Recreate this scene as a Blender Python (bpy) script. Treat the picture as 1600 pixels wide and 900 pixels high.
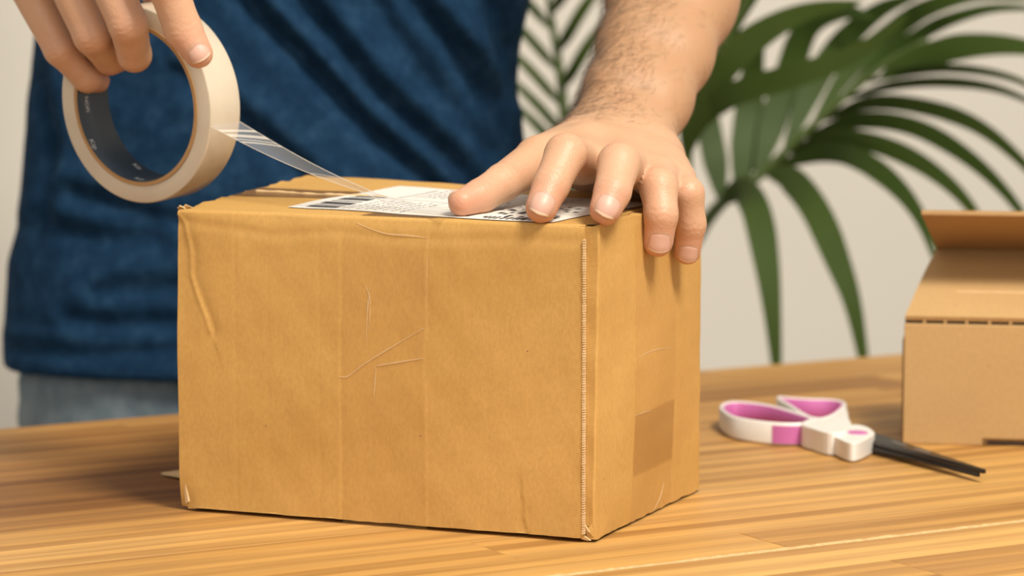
import bpy, bmesh, math, random
import numpy as np
from mathutils import Vector, Matrix

for o in list(bpy.data.objects):
    bpy.data.objects.remove(o)
sc = bpy.context.scene
COL = sc.collection
R = math.radians

# ------------------------------------------------------------------ camera
T = 0.85                       # table top height
HC = 0.279                     # camera height above the table top
FPX = 5000.0                   # focal length in pixels of a 1600 wide frame
TH = math.atan(570.0 / 5000.0)  # downward pitch
CT, ST = math.cos(TH), math.sin(TH)
CAMZ = T + HC
cam = bpy.data.cameras.new('camera')
cam.sensor_width = 36.0
cam.lens = 36.0 * FPX / 1600.0
cam.clip_start = 0.05
cam.dof.use_dof = True
cam.dof.focus_distance = 1.455
cam.dof.aperture_fstop = 9.0
cam.dof.aperture_blades = 0
camo = bpy.data.objects.new('camera', cam)
COL.objects.link(camo)
camo.location = (0, 0, CAMZ)
camo.rotation_euler = (math.pi / 2 - TH, 0, 0)
sc.camera = camo

# ------------------------------------------------------------------ world and lights
w = bpy.data.worlds.new('world')
sc.world = w
w.use_nodes = True
bg = w.node_tree.nodes['Background']
bg.inputs[0].default_value = (1.0, 0.95, 0.88, 1)
bg.inputs[1].default_value = 0.56


def area(name, loc, target, size, power, color, sy=None):
    l = bpy.data.lights.new(name, 'AREA')
    l.energy = power
    l.color = color
    l.shape = 'RECTANGLE'
    l.size = size
    l.size_y = sy or size
    o = bpy.data.objects.new(name, l)
    COL.objects.link(o)
    o.location = loc
    o.rotation_euler = (Vector(target) - Vector(loc)).to_track_quat('-Z', 'Y').to_euler()
    return o


area('key_softbox', (0.82, 0.40, 2.85), (0.03, 1.6, T), 0.6, 86, (1.0, 0.925, 0.81))
area('front_fill', (0.2, -0.9, 1.9), (0.0, 1.7, T), 1.6, 20, (1.0, 0.95, 0.88))  # added soft fill from the camera side, brightens the front faces

sc.view_settings.view_transform = 'Standard'
sc.view_settings.look = 'None'
sc.view_settings.gamma = 1.0
sc.view_settings.exposure = -0.13
sc.view_settings.use_curve_mapping = False


# ------------------------------------------------------------------ helpers
def P(px, py, Y):
    dx, dy = (px - 800.0) / FPX, (450.0 - py) / FPX
    y = CT + ST * dy
    z = -ST + CT * dy
    s = Y / y
    return np.array([dx * s, Y, CAMZ + z * s])


def G(px, py, z=T):
    dx, dy = (px - 800.0) / FPX, (450.0 - py) / FPX
    y = CT + ST * dy
    zz = -ST + CT * dy
    t = (z - CAMZ) / zz
    return np.array([dx * t, y * t, z])


def proj(v):
    v = np.atleast_2d(v) - np.array([0, 0, CAMZ])
    fw = v[:, 1] * CT - v[:, 2] * ST
    up = v[:, 1] * ST + v[:, 2] * CT
    return 800 + FPX * v[:, 0] / fw, 450 - FPX * up / fw


def nrm(v):
    v = np.asarray(v, float)
    return v / (np.linalg.norm(v) + 1e-12)


def empty(name, loc, rz=0.0):
    o = bpy.data.objects.new(name, None)
    o.empty_display_size = 0.02
    COL.objects.link(o)
    o.location = tuple(loc)
    o.rotation_euler = (0, 0, rz)
    return o


def tag(o, label=None, cat=None, group=None, kind=None):
    if label: o['label'] = label
    if cat: o['category'] = cat
    if group: o['group'] = group
    if kind: o['kind'] = kind
    return o


def obj(name, V, F, mat, parent=None, smooth=True, world=True, mats=None, midx=None):
    """one mesh object; V are world coordinates unless world=False (parent's frame)"""
    V = np.asarray(V, float)
    off = np.zeros(3)
    if world and parent is not None:
        q = parent
        while q is not None:
            off += np.array(q.location)
            q = q.parent
    me = bpy.data.meshes.new(name)
    me.from_pydata((V - off).tolist(), [], F.tolist() if hasattr(F, 'tolist') else F)
    for m in (mats or [mat]):
        me.materials.append(m)
    if midx is not None:
        me.polygons.foreach_set('material_index', np.asarray(midx, np.int32))
    me.polygons.foreach_set('use_smooth', [bool(smooth)] * len(me.polygons))
    me.update()
    o = bpy.data.objects.new(name, me)
    COL.objects.link(o)
    if parent is not None:
        o.parent = parent
    return o


class MB:
    """collects pieces of one mesh"""
    def __init__(s):
        s.V, s.F, s.M = [], [], []

    def add(s, V, F, m=0):
        n = len(s.V)
        s.V += [tuple(map(float, v)) for v in V]
        s.F += [tuple(int(i) + n for i in f) for f in F]
        s.M += [m] * len(F)
        return s

    def box(s, c, d, m=0, rz=0.0):
        x, y, z = [q / 2 for q in d]
        V = []
        for k in (-1, 1):
            for a, b in ((-1, -1), (1, -1), (1, 1), (-1, 1)):
                X, Y = a * x, b * y
                V.append((c[0] + X * math.cos(rz) - Y * math.sin(rz), c[1] + X * math.sin(rz) + Y * math.cos(rz), c[2] + k * z))
        return s.add(V, [(3, 2, 1, 0), (4, 5, 6, 7), (0, 1, 5, 4), (1, 2, 6, 5), (2, 3, 7, 6), (3, 0, 4, 7)], m)

    def grid(s, A, m=0, closed=False):
        A = np.asarray(A)
        n, k = A.shape[:2]
        F = []
        for i in range(n - 1):
            for j in range(k - 1 + (1 if closed else 0)):
                j2 = (j + 1) % k
                F.append((i * k + j, i * k + j2, (i + 1) * k + j2, (i + 1) * k + j))
        return s.add(A.reshape(-1, 3), F, m)

    def tube(s, pts, rad, n=8, m=0, cap=True):
        pts = np.asarray(pts, float)
        rad = np.broadcast_to(np.asarray(rad, float), (len(pts),))
        rings = []
        up = np.array([0.123, 0.31, 0.94])
        for i, p in enumerate(pts):
            t = nrm(pts[min(i + 1, len(pts) - 1)] - pts[max(i - 1, 0)])
            a = nrm(np.cross(t, up))
            b = np.cross(t, a)
            an = np.linspace(0, 2 * math.pi, n, endpoint=False)
            rings.append(p + rad[i] * (np.cos(an)[:, None] * a + np.sin(an)[:, None] * b))
        n0 = len(s.V)
        s.grid(np.array(rings), m, closed=True)
        if cap:
            s.F += [tuple(range(n0 + n - 1, n0 - 1, -1)), tuple(range(n0 + (len(pts) - 1) * n, n0 + len(pts) * n))]
            s.M += [m, m]
        return s

    def extrude(s, poly, z0, z1, m=0):
        n = len(poly)
        V = [(p[0], p[1], z0) for p in poly] + [(p[0], p[1], z1) for p in poly]
        F = [tuple(range(n - 1, -1, -1)), tuple(range(n, 2 * n))]
        F += [(i, (i + 1) % n, n + (i + 1) % n, n + i) for i in range(n)]
        return s.add(V, F, m)

    def build(s, name, mat, parent=None, smooth=False, world=True, mats=None):
        return obj(name, s.V, s.F, mat, parent, smooth, world, mats, s.M if mats else None)


def bevel(o, width, seg=2, angle=40):
    b = o.modifiers.new('bevel', 'BEVEL')
    b.width = width
    b.segments = seg
    b.limit_method = 'ANGLE'
    b.angle_limit = R(angle)
    return o


def spline(pts, n):
    """Catmull-Rom through pts"""
    pts = np.asarray(pts, float)
    Q = np.vstack([2 * pts[0] - pts[1], pts, 2 * pts[-1] - pts[-2]])
    out = []
    m = len(pts) - 1
    for t in np.linspace(0, m - 1e-9, n):
        i = int(t)
        f = t - i
        p0, p1, p2, p3 = Q[i:i + 4]
        out.append(0.5 * ((2 * p1) + (p2 - p0) * f + (2 * p0 - 5 * p1 + 4 * p2 - p3) * f * f + (3 * p1 - p0 - 3 * p2 + p3) * f ** 3))
    return np.array(out)


def smooth_noise(x, y, seed, octaves=3):
    """cheap smooth noise built from sines"""
    r = np.random.RandomState(seed)
    o = np.zeros_like(np.asarray(x, float))
    for k in range(octaves * 4):
        fr = 2 ** (k / 4.0)
        a = r.rand() * 6.283
        o = o + np.sin(fr * (x * math.cos(a) + y * math.sin(a)) + r.rand() * 6.283) / fr
    return o / 2.5


# ------------------------------------------------------------------ materials
def mat(name):
    m = bpy.data.materials.new(name)
    m.use_nodes = True
    nt = m.node_tree
    b = nt.nodes['Principled BSDF']
    return m, nt, b


def N(nt, typ, **kw):
    n = nt.nodes.new(typ)
    for k, v in kw.items():
        if k.startswith('i_'):
            key = k[2:]
            key = int(key) if key.isdigit() else key.replace('_', ' ')
            n.inputs[key].default_value = v
        else:
            setattr(n, k, v)
    return n


def L(nt, a, b):
    nt.links.new(a, b)


def srgb(r, g, b):
    f = lambda c: (c / 255.0 / 12.92) if c / 255.0 <= 0.04045 else ((c / 255.0 + 0.055) / 1.055) ** 2.4
    return (f(r), f(g), f(b), 1.0)


def ramp(nt, stops, fac):
    n = nt.nodes.new('ShaderNodeValToRGB')
    e = n.color_ramp.elements
    while len(e) < len(stops):
        e.new(0.5)
    for q, (p, c) in zip(e, stops):
        q.position = p
        q.color = c
    L(nt, fac, n.inputs[0])
    return n


def mixc(nt, fac, a, b, blend='MIX'):
    n = nt.nodes.new('ShaderNodeMix')
    n.data_type = 'RGBA'
    n.blend_type = blend
    for s, v in ((n.inputs[0], fac), (n.inputs[6], a), (n.inputs[7], b)):
        if hasattr(v, 'links') or hasattr(v, 'is_linked'):
            L(nt, v, s)
        else:
            s.default_value = v
    return n.outputs[2]


def noise(nt, vec, scale, detail=4, rough=0.55):
    n = N(nt, 'ShaderNodeTexNoise', i_Scale=scale, i_Detail=detail, i_Roughness=rough)
    if vec is not None:
        L(nt, vec, n.inputs['Vector'])
    return n.outputs[0]


def mapping(nt, vec, scale):
    n = N(nt, 'ShaderNodeMapping')
    n.inputs['Scale'].default_value = scale
    L(nt, vec, n.inputs[0])
    return n.outputs[0]


def bump(nt, b, h, strength, dist):
    n = N(nt, 'ShaderNodeBump', i_Strength=strength, i_Distance=dist)
    L(nt, h, n.inputs['Height'])
    L(nt, n.outputs[0], b.inputs['Normal'])
    return n


def plain(name, col, rough=0.5, var=0.06, scale=60.0, metal=0.0, bmp=0.0, spec=0.5):
    m, nt, b = mat(name)
    tc = N(nt, 'ShaderNodeTexCoord').outputs['Object']
    n = noise(nt, tc, scale)
    c2 = tuple(c * (1 - var) for c in col[:3]) + (1,)
    L(nt, ramp(nt, [(0.3, c2), (0.7, col)], n).outputs[0], b.inputs['Base Color'])
    b.inputs['Roughness'].default_value = rough
    b.inputs['Metallic'].default_value = metal
    b.inputs['Specular IOR Level'].default_value = spec
    if bmp:
        bump(nt, b, n, bmp, 0.001)
    return m


def kraft(name, c0, c1, speck=(0.16, 0.09, 0.035, 1), rough=0.72):
    m, nt, b = mat(name)
    tc = N(nt, 'ShaderNodeTexCoord').outputs['Object']
    big = noise(nt, tc, 9, 3)
    fib = noise(nt, mapping(nt, tc, (1.0, 1.0, 0.55)), 620, 3, 0.7)
    col = ramp(nt, [(0.25, c0), (0.75, c1)], big).outputs[0]
    col = mixc(nt, ramp(nt, [(0.35, (0, 0, 0, 1)), (0.75, (0.30, 0.30, 0.30, 1))], fib).outputs[0], col, (c0[0] * .62, c0[1] * .58, c0[2] * .5, 1))
    flu = N(nt, 'ShaderNodeTexWave', i_Scale=55.0, i_Distortion=0.4)
    L(nt, tc, flu.inputs[0])
    vo = N(nt, 'ShaderNodeTexVoronoi', i_Scale=150.0)
    L(nt, tc, vo.inputs['Vector'])
    rnd = N(nt, 'ShaderNodeSeparateColor')
    L(nt, vo.outputs['Color'], rnd.inputs[0])
    near = ramp(nt, [(0.035, (1, 1, 1, 1)), (0.075, (0, 0, 0, 1))], vo.outputs['Distance']).outputs[0]
    rare = ramp(nt, [(0.90, (0, 0, 0, 1)), (0.91, (1, 1, 1, 1))], rnd.outputs[0]).outputs[0]
    col = mixc(nt, mixc(nt, 1.0, near, rare, 'MULTIPLY'), col, speck)
    L(nt, col, b.inputs['Base Color'])
    b.inputs['Roughness'].default_value = rough
    b.inputs['Specular IOR Level'].default_value = 0.3
    bump(nt, b, fib, 0.10, 0.0004)
    return m


M = {}
M['wall'] = plain('wall_paint', (0.84, 0.785, 0.69, 1), 0.9, 0.03, 3)
M['floor'] = plain('floor_grey', (0.36, 0.33, 0.29, 1), 0.6, 0.12, 4)
M['trim'] = plain('trim_white', (0.75, 0.73, 0.69, 1), 0.5, 0.03, 20)
M['kraft'] = kraft('kraft_board', (0.51, 0.287, 0.078, 1), (0.60, 0.352, 0.108, 1))
M['kraft_edge'] = kraft('kraft_torn_edge', (0.66, 0.45, 0.22, 1), (0.78, 0.58, 0.34, 1))
M['kraft2'] = kraft('kraft_mailer', (0.45, 0.28, 0.118, 1), (0.53, 0.338, 0.148, 1))
M['kraft_shade'] = kraft('kraft_mailer_shaded', (0.36, 0.21, 0.085, 1), (0.42, 0.25, 0.105, 1))  # darker copy of the mailer board, shade of the tuck flap painted in
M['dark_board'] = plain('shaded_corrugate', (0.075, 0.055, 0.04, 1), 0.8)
M['dark'] = plain('gap_shade', (0.02, 0.014, 0.01, 1), 0.8)  # near-black, paints the shade inside gaps


def wood():
    m, nt, b = mat('acacia_wood')
    tc = N(nt, 'ShaderNodeTexCoord').outputs['Object']
    oi = N(nt, 'ShaderNodeObjectInfo')
    add = N(nt, 'ShaderNodeVectorMath', operation='ADD')
    sc_ = N(nt, 'ShaderNodeVectorMath', operation='SCALE')
    comb = N(nt, 'ShaderNodeCombineXYZ')
    L(nt, oi.outputs['Random'], comb.inputs[0])
    L(nt, oi.outputs['Random'], comb.inputs[1])
    L(nt, comb.outputs[0], sc_.inputs[0])
    sc_.inputs['Scale'].default_value = 37.0
    L(nt, tc, add.inputs[0])
    L(nt, sc_.outputs[0], add.inputs[1])
    v = add.outputs[0]
    broad = noise(nt, mapping(nt, v, (1.7, 32, 32)), 1.0, 5, 0.62)
    fine = noise(nt, mapping(nt, v, (7, 230, 230)), 1.0, 4, 0.65)
    wv = N(nt, 'ShaderNodeTexWave', i_Scale=1.0, i_Distortion=5.0, i_Detail=3.0)
    wv.inputs['Detail Scale'].default_value = 1.3
    wv.bands_direction = 'Y'
    L(nt, mapping(nt, v, (1.0, 15, 15)), wv.inputs[0])
    tone = ramp(nt, [(0.0, (0.19, 0.080, 0.020, 1)), (0.16, (0.29, 0.135, 0.036, 1)), (0.32, (0.43, 0.225, 0.068, 1)), (0.62, (0.53, 0.295, 0.090, 1)), (1.0, (0.66, 0.40, 0.145, 1))], oi.outputs['Color']).outputs[0]
    col = mixc(nt, ramp(nt, [(0.38, (0, 0, 0, 1)), (0.68, (0.85, 0.85, 0.85, 1))], broad).outputs[0], tone, mixc(nt, 1.0, tone, (0.52, 0.40, 0.27, 1), 'MULTIPLY'))
    col = mixc(nt, ramp(nt, [(0.45, (0, 0, 0, 1)), (0.9, (0.55, 0.55, 0.55, 1))], wv.outputs[0]).outputs[0], col, mixc(nt, 1.0, tone, (1.24, 1.22, 1.10, 1), 'MULTIPLY'))
    col = mixc(nt, ramp(nt, [(0.45, (0, 0, 0, 1)), (0.75, (0.45, 0.45, 0.45, 1))], fine).outputs[0], col, mixc(nt, 1.0, col, (0.55, 0.47, 0.40, 1), 'MULTIPLY'))
    L(nt, col, b.inputs['Base Color'])
    b.inputs['Roughness'].default_value = 0.5
    b.inputs['Specular IOR Level'].default_value = 0.28
    bump(nt, b, fine, 0.08, 0.0005)
    return m


M['wood'] = wood()
M['sapwood'] = plain('pale_sapwood', (0.66, 0.43, 0.19, 1), 0.6, 0.3, 300, bmp=0.4)


def skin():
    m, nt, b = mat('skin')
    at = N(nt, 'ShaderNodeAttribute', attribute_name='tone')
    tc = N(nt, 'ShaderNodeTexCoord').outputs['Object']
    n1 = noise(nt, tc, 70, 4)
    n2 = noise(nt, tc, 520, 3)
    col = mixc(nt, ramp(nt, [(0.35, (0, 0, 0, 1)), (0.7, (0.30, 0.30, 0.30, 1))], n1).outputs[0], at.outputs['Color'], mixc(nt, 1.0, at.outputs['Color'], (0.93, 0.74, 0.66, 1), 'MULTIPLY'))
    L(nt, col, b.inputs['Base Color'])
    b.inputs['Roughness'].default_value = 0.48
    b.inputs['Specular IOR Level'].default_value = 0.42
    b.inputs['Subsurface Weight'].default_value = 0.22
    b.inputs['Subsurface Radius'].default_value = (0.009, 0.003, 0.0015)
    b.inputs['Subsurface Scale'].default_value = 0.6
    vo = N(nt, 'ShaderNodeTexVoronoi', i_Scale=900.0)
    L(nt, tc, vo.inputs['Vector'])
    hh = N(nt, 'ShaderNodeMath', operation='MULTIPLY_ADD')
    L(nt, n2, hh.inputs[0])
    hh.inputs[1].default_value = 1.2
    L(nt, vo.outputs['Distance'], hh.inputs[2])
    bump(nt, b, hh.outputs[0], 0.16, 0.0006)
    return m


M['skin'] = skin()
M['nail'] = plain('nail_plate', (0.60, 0.355, 0.27, 1), 0.45, 0.08, 200)
M['nail_tip'] = plain('nail_free_edge', (0.70, 0.51, 0.37, 1), 0.5, 0.05, 200)
M['hair'] = plain('brown_hair', (0.075, 0.040, 0.020, 1), 0.5, 0.2, 90)


def fabric(name, c0, c1, c2, scale, weave, bstr):
    m, nt, b = mat(name)
    tc = N(nt, 'ShaderNodeTexCoord').outputs['Object']
    a = noise(nt, tc, scale, 5, 0.7)
    f = noise(nt, mapping(nt, tc, (1.0, 1.0, weave)), scale * 9, 3, 0.7)
    col = ramp(nt, [(0.3, c0), (0.5, c1), (0.75, c2)], a).outputs[0]
    col = mixc(nt, ramp(nt, [(0.35, (0, 0, 0, 1)), (0.75, (0.6, 0.6, 0.6, 1))], f).outputs[0], col, c2)
    L(nt, col, b.inputs['Base Color'])
    b.inputs['Roughness'].default_value = 0.9
    b.inputs['Specular IOR Level'].default_value = 0.04
    b.inputs['Sheen Weight'].default_value = 0.0
    b.inputs['Sheen Roughness'].default_value = 0.5
    bump(nt, b, f, bstr, 0.002)
    return m


M['shirt'] = fabric('heather_navy_knit', (0.0034, 0.015, 0.038, 1), (0.0066, 0.027, 0.064, 1), (0.022, 0.060, 0.118, 1), 75, 1.6, 0.25)
M['jeans'] = fabric('faded_denim', (0.07, 0.105, 0.135, 1), (0.12, 0.16, 0.19, 1), (0.22, 0.265, 0.29, 1), 14, 0.35, 0.3)
M['shoe'] = plain('shoe_leather', (0.05, 0.04, 0.035, 1), 0.5)


def leaf():
    m, nt, b = mat('palm_leaf')
    tc = N(nt, 'ShaderNodeTexCoord').outputs['Object']
    n = noise(nt, tc, 9, 3)
    oi = N(nt, 'ShaderNodeObjectInfo')
    col = ramp(nt, [(0.3, (0.030, 0.062, 0.009, 1)), (0.7, (0.056, 0.100, 0.014, 1))], n).outputs[0]
    col = mixc(nt, ramp(nt, [(0.0, (0, 0, 0, 1)), (1.0, (0.5, 0.5, 0.5, 1))], oi.outputs['Random']).outputs[0], col, (0.085, 0.125, 0.026, 1))
    L(nt, col, b.inputs['Base Color'])
    b.inputs['Roughness'].default_value = 0.55
    b.inputs['Specular IOR Level'].default_value = 0.3
    b.inputs['Transmission Weight'].default_value = 0.0
    tr = N(nt, 'ShaderNodeBsdfTranslucent')
    tr.inputs[0].default_value = (0.10, 0.22, 0.025, 1)
    mx = N(nt, 'ShaderNodeMixShader', i_0=0.18)
    L(nt, b.outputs[0], mx.inputs[1])
    L(nt, tr.outputs[0], mx.inputs[2])
    L(nt, mx.outputs[0], nt.nodes['Material Output'].inputs[0])
    return m


M['leaf'] = leaf()
M['stalk'] = plain('palm_stalk', (0.085, 0.13, 0.03, 1), 0.45, 0.3, 30)
M['pot'] = plain('pot_ceramic', (0.55, 0.52, 0.48, 1), 0.5, 0.08, 20)
M['soil'] = plain('potting_soil', (0.04, 0.025, 0.015, 1), 0.95, 0.5, 120, bmp=1.0)
M['white_plastic'] = plain('white_plastic', (0.80, 0.77, 0.71, 1), 0.35, 0.02, 40)
M['pink_plastic'] = plain('pink_rubber', (0.56, 0.15, 0.40, 1), 0.5, 0.06, 60)
M['blade'] = plain('black_blade', (0.018, 0.014, 0.013, 1), 0.32, 0.2, 90, metal=0.3)
M['blade_mark'] = plain('blade_print', (0.16, 0.145, 0.13, 1), 0.5)
M['paper'] = plain('label_paper', (0.80, 0.765, 0.70, 1), 0.5, 0.03, 60)
M['ink'] = plain('label_ink', (0.045, 0.045, 0.05, 1), 0.6)
M['ink_grey'] = plain('label_ink_grey', (0.33, 0.32, 0.31, 1), 0.6)
M['core_card'] = kraft('core_cardboard', (0.36, 0.21, 0.09, 1), (0.44, 0.26, 0.115, 1))
M['core_liner'] = plain('core_blue_liner', (0.030, 0.047, 0.066, 1), 0.42, 0.15, 60)
M['core_print'] = plain('core_white_print', (0.55, 0.57, 0.58, 1), 0.6)


def tape_mats():
    m, nt, b = mat('tape_winding')
    tc = N(nt, 'ShaderNodeTexCoord').outputs['Object']
    n = noise(nt, tc, 40, 3)
    L(nt, ramp(nt, [(0.3, (0.55, 0.465, 0.35, 1)), (0.7, (0.61, 0.53, 0.41, 1))], n).outputs[0], b.inputs['Base Color'])
    b.inputs['Roughness'].default_value = 0.28
    b.inputs['Subsurface Weight'].default_value = 0.35
    b.inputs['Subsurface Radius'].default_value = (0.006, 0.005, 0.003)
    b.inputs['Coat Weight'].default_value = 0.3
    b.inputs['Coat Roughness'].default_value = 0.15
    M['tape'] = m

    def film(name, col, alpha, rough):
        m, nt, b = mat(name)
        tc = N(nt, 'ShaderNodeTexCoord').outputs['Object']
        n = noise(nt, tc, 120, 3)
        tr = N(nt, 'ShaderNodeBsdfTransparent')
        tr.inputs[0].default_value = (0.995, 0.99, 0.98, 1)
        b.inputs['Base Color'].default_value = col
        b.inputs['Roughness'].default_value = rough
        bump(nt, b, n, 0.05, 0.001)
        mx = N(nt, 'ShaderNodeMixShader', i_0=alpha)
        L(nt, tr.outputs[0], mx.inputs[1])
        L(nt, b.outputs[0], mx.inputs[2])
        L(nt, mx.outputs[0], nt.nodes['Material Output'].inputs[0])
        return m
    M['film'] = film('clear_tape_film', (0.60, 0.60, 0.60, 1), 0.24, 0.12)
    M['film_streak'] = film('tape_film_streak', (0.78, 0.72, 0.62, 1), 0.62, 0.25)
    M['wrinkle'] = film('tape_wrinkle_film', (0.86, 0.70, 0.46, 1), 0.36, 0.3)
    M['film_brown'] = film('brown_tape_film', (0.22, 0.115, 0.05, 1), 0.62, 0.25)
    M['film_old'] = film('old_clear_tape', (0.62, 0.38, 0.15, 1), 0.07, 0.45)
    M['film_dark'] = film('old_tape_overlap', (0.48, 0.26, 0.08, 1), 0.32, 0.35)


tape_mats()

# ------------------------------------------------------------------ room
ta = R(30.084)
tv = np.array([math.cos(ta), math.sin(ta), 0])      # along the table
tn = np.array([-math.sin(ta), math.cos(ta), 0])     # away from the camera
FAR = 1.6628                                        # table's far edge along tn


def TP(s, d, z=0.0):
    return tv * s + tn * d + np.array([0, 0, z])


wall_d = 2.75
mb = MB()
mb.box(TP(1.2, wall_d + 0.05, 1.35), (6.0, 0.1, 2.7), rz=ta)
tag(mb.build('wall_back', M['wall']), kind='structure')
mb = MB()
mb.box(TP(1.2, wall_d - 2.6, -0.05), (6.0, 5.3, 0.1), rz=ta)
tag(mb.build('floor', M['floor']), kind='structure')
mb = MB()
mb.box(TP(1.2, wall_d - 0.009, 0.045), (6.0, 0.018, 0.09), rz=ta)
tag(mb.build('baseboard_back', M['trim']), kind='structure')

# ------------------------------------------------------------------ table
rnd = random.Random(11)
table = tag(empty('work_table', TP(1.0, 1.3), ta), 'wooden table of glued acacia staves carrying the boxes and scissors', 'table')
ROW = 0.0428
rows = [1.1614 + ROW * k for k in range(-7, 12)]
S0, S1 = 0.05, 1.95
tx0 = np.array([1.0, 1.3])
# joints and tone of the staves, row by row from the near rows to the far edge
forced = {-3: ([0.6, 1.1], [.5, .6, .4]), -2: ([0.55, 0.84, 1.3], [.5, .55, .35, .6]), -1: ([0.52, 0.955, 1.4], [.6, .78, .30, .5]),
          0: ([0.40, 0.818, 1.30], [.5, .62, .50, .6]), 1: ([0.70, 1.2], [.66, .70, .5]), 2: ([0.36, 0.75, 1.25], [.5, .55, .72, .5]),
          3: ([0.72, 1.15], [.80, .62, .5]), 4: ([0.40, 0.76, 1.3], [.4, .46, .60, .4]), 5: ([0.74, 1.2], [.22, .52, .6]),
          6: ([0.76, 1.02], [.06, .40, .55]), 7: ([0.78, 1.3], [.05, .34, .5]), 8: ([0.45, 0.80, 1.15], [.2, .18, .44, .30]),  # left staves darkened beyond their own tone for the carton's shadow
          9: ([0.69, 1.18], [.20, .20, .46]), 10: ([0.82, 1.25], [.24, .48, .40]), 11: ([0.70, 1.1], [.36, .34, .5])}
for k, d0 in zip(range(-7, 12), rows):
    d1 = min(d0 + ROW, FAR)
    cuts, tones = forced.get(k, (None, None))
    if cuts is None:
        cuts = []
        s = S0 + rnd.uniform(0.15, 0.5)
        while s < S1 - 0.12:
            cuts.append(s)
            s += rnd.uniform(0.28, 0.55)
    e = [S0] + sorted(cuts) + [S1]
    for si, (a, b) in enumerate(zip(e[:-1], e[1:])):
        lx, ly = (b - a) / 2, (d1 - d0) / 2
        g = 0.00012
        x, y, bv, top = lx - g, ly - g, 0.00018, rnd.uniform(-0.00015, 0.0)
        V = []
        for zz, q in ((-0.028, 0), (top - bv, 0), (top, bv)):
            V += [(-x + q, -y + q, zz), (x - q, -y + q, zz), (x - q, y - q, zz), (-x + q, y - q, zz)]
        F = [(3, 2, 1, 0), (8, 9, 10, 11)]
        for r0 in (0, 4):
            F += [(r0 + i, r0 + (i + 1) % 4, r0 + 4 + (i + 1) % 4, r0 + 4 + i) for i in range(4)]
        o = obj('stave', V, F, M['wood'], table, smooth=False, world=False)
        o.location = ((a + b) / 2 - tx0[0], (d0 + d1) / 2 - tx0[1], T)
        tone_ = tones[si] if tones else rnd.uniform(0.2, 0.8)
        o.color = (tone_, tone_, tone_, 1)
# pale raised sliver of sapwood along one joint
sl = MB()
n = 260
ss = np.linspace(0.55, 1.5, n)
r_ = np.random.RandomState(3)
wv_ = 0.0016 + 0.0007 * r_.rand(n)
A = np.array([[(s - tx0[0], 1.1614 - tx0[1] - q, T), (s - tx0[0], 1.1614 - tx0[1], T + 0.0004 + 0.0005 * z), (s - tx0[0], 1.1614 - tx0[1] + q, T)] for s, q, z in zip(ss, wv_, r_.rand(n))])
sl.grid(A)
sl.build('sapwood_sliver', M['sapwood'], table, world=False)
fr = MB()
for yy in (-0.33, 0.30):
    fr.box((0, yy, T - 0.07), (1.7, 0.025, 0.08))
for xx in (-0.85, 0.85):
    fr.box((xx, -0.015, T - 0.07), (0.025, 0.63, 0.08))
fr.build('apron', M['wood'], table, world=False).color = (.4, .4, .4, 1)
for xx in (-0.85, 0.85):
    for yy in (-0.33, 0.30):
        bevel(MB().box((xx, yy, (T - 0.029) / 2), (0.06, 0.06, T - 0.029)).build('leg', M['wood'], table, world=False), 0.004)

# ------------------------------------------------------------------ big carton
bang = -0.39775
BW, BD, BH = 0.2120, 0.1476, 0.1445
fr_c = G(926, 849)
bu = np.array([math.cos(bang), math.sin(bang), 0])
bv_ = np.array([-math.sin(bang), math.cos(bang), 0])
fl_c = fr_c - bu * BW
carton = tag(empty('cardboard_carton', fl_c + [0, 0, 0.0004], bang), 'large taped brown cardboard box under the hand, with a white shipping label on top', 'box')


def BL(px, py, z=T + BH):
    """pixel -> carton frame on the horizontal plane z"""
    p = G(px, py, z) - fl_c
    return np.array([p @ bu, p @ bv_, z - T])


def plane_pt(px, py, o, nn):
    dx, dy = (px - 800.0) / FPX, (450.0 - py) / FPX
    d = np.array([dx, CT + ST * dy, -ST + CT * dy])
    c = np.array([0, 0, CAMZ])
    t = ((o - c) @ nn) / (d @ nn)
    return c + d * t


def BF(px, py):
    """pixel -> (u, w) on the carton's front face"""
    p = plane_pt(px, py, fl_c, bv_) - fl_c
    return np.array([p @ bu, p[2]])


def BS(px, py):
    """pixel -> (v, w) on the carton's right face"""
    p = plane_pt(px, py, fr_c, bu) - fr_c
    return np.array([p @ bv_, p[2]])


def seg_dist(u, w_, pl):
    pl = np.asarray(pl)
    best = np.full(u.shape, 1e9)
    side = np.zeros(u.shape)
    for a, b in zip(pl[:-1], pl[1:]):
        ab = b - a
        t = np.clip(((u - a[0]) * ab[0] + (w_ - a[1]) * ab[1]) / (ab @ ab), 0, 1)
        dx, dy = u - a[0] - t * ab[0], w_ - a[1] - t * ab[1]
        d = np.hypot(dx, dy)
        cr = ab[0] * dy - ab[1] * dx
        m_ = d < best
        best = np.where(m_, d, best)
        side = np.where(m_, np.sign(cr), side)
    return best, side


crease_l = np.array([BF(*q) for q in ((270, 333), (287, 352), (297, 395), (298, 432), (310, 465), (322, 495), (330, 520))])
crease_t = np.array([BF(*q) for q in ((268, 338), (345, 348), (430, 362), (520, 355), (600, 366), (700, 368), (800, 366), (915, 372))])
dent_b = np.array([BF(*q) for q in ((815, 760), (818, 815), (826, 840))])
tape_l = np.array([BF(*q) for q in ((531, 380), (533, 840))])
tape_r = np.array([BF(*q) for q in ((667, 366), (664, 560), (668, 835))])


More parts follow.
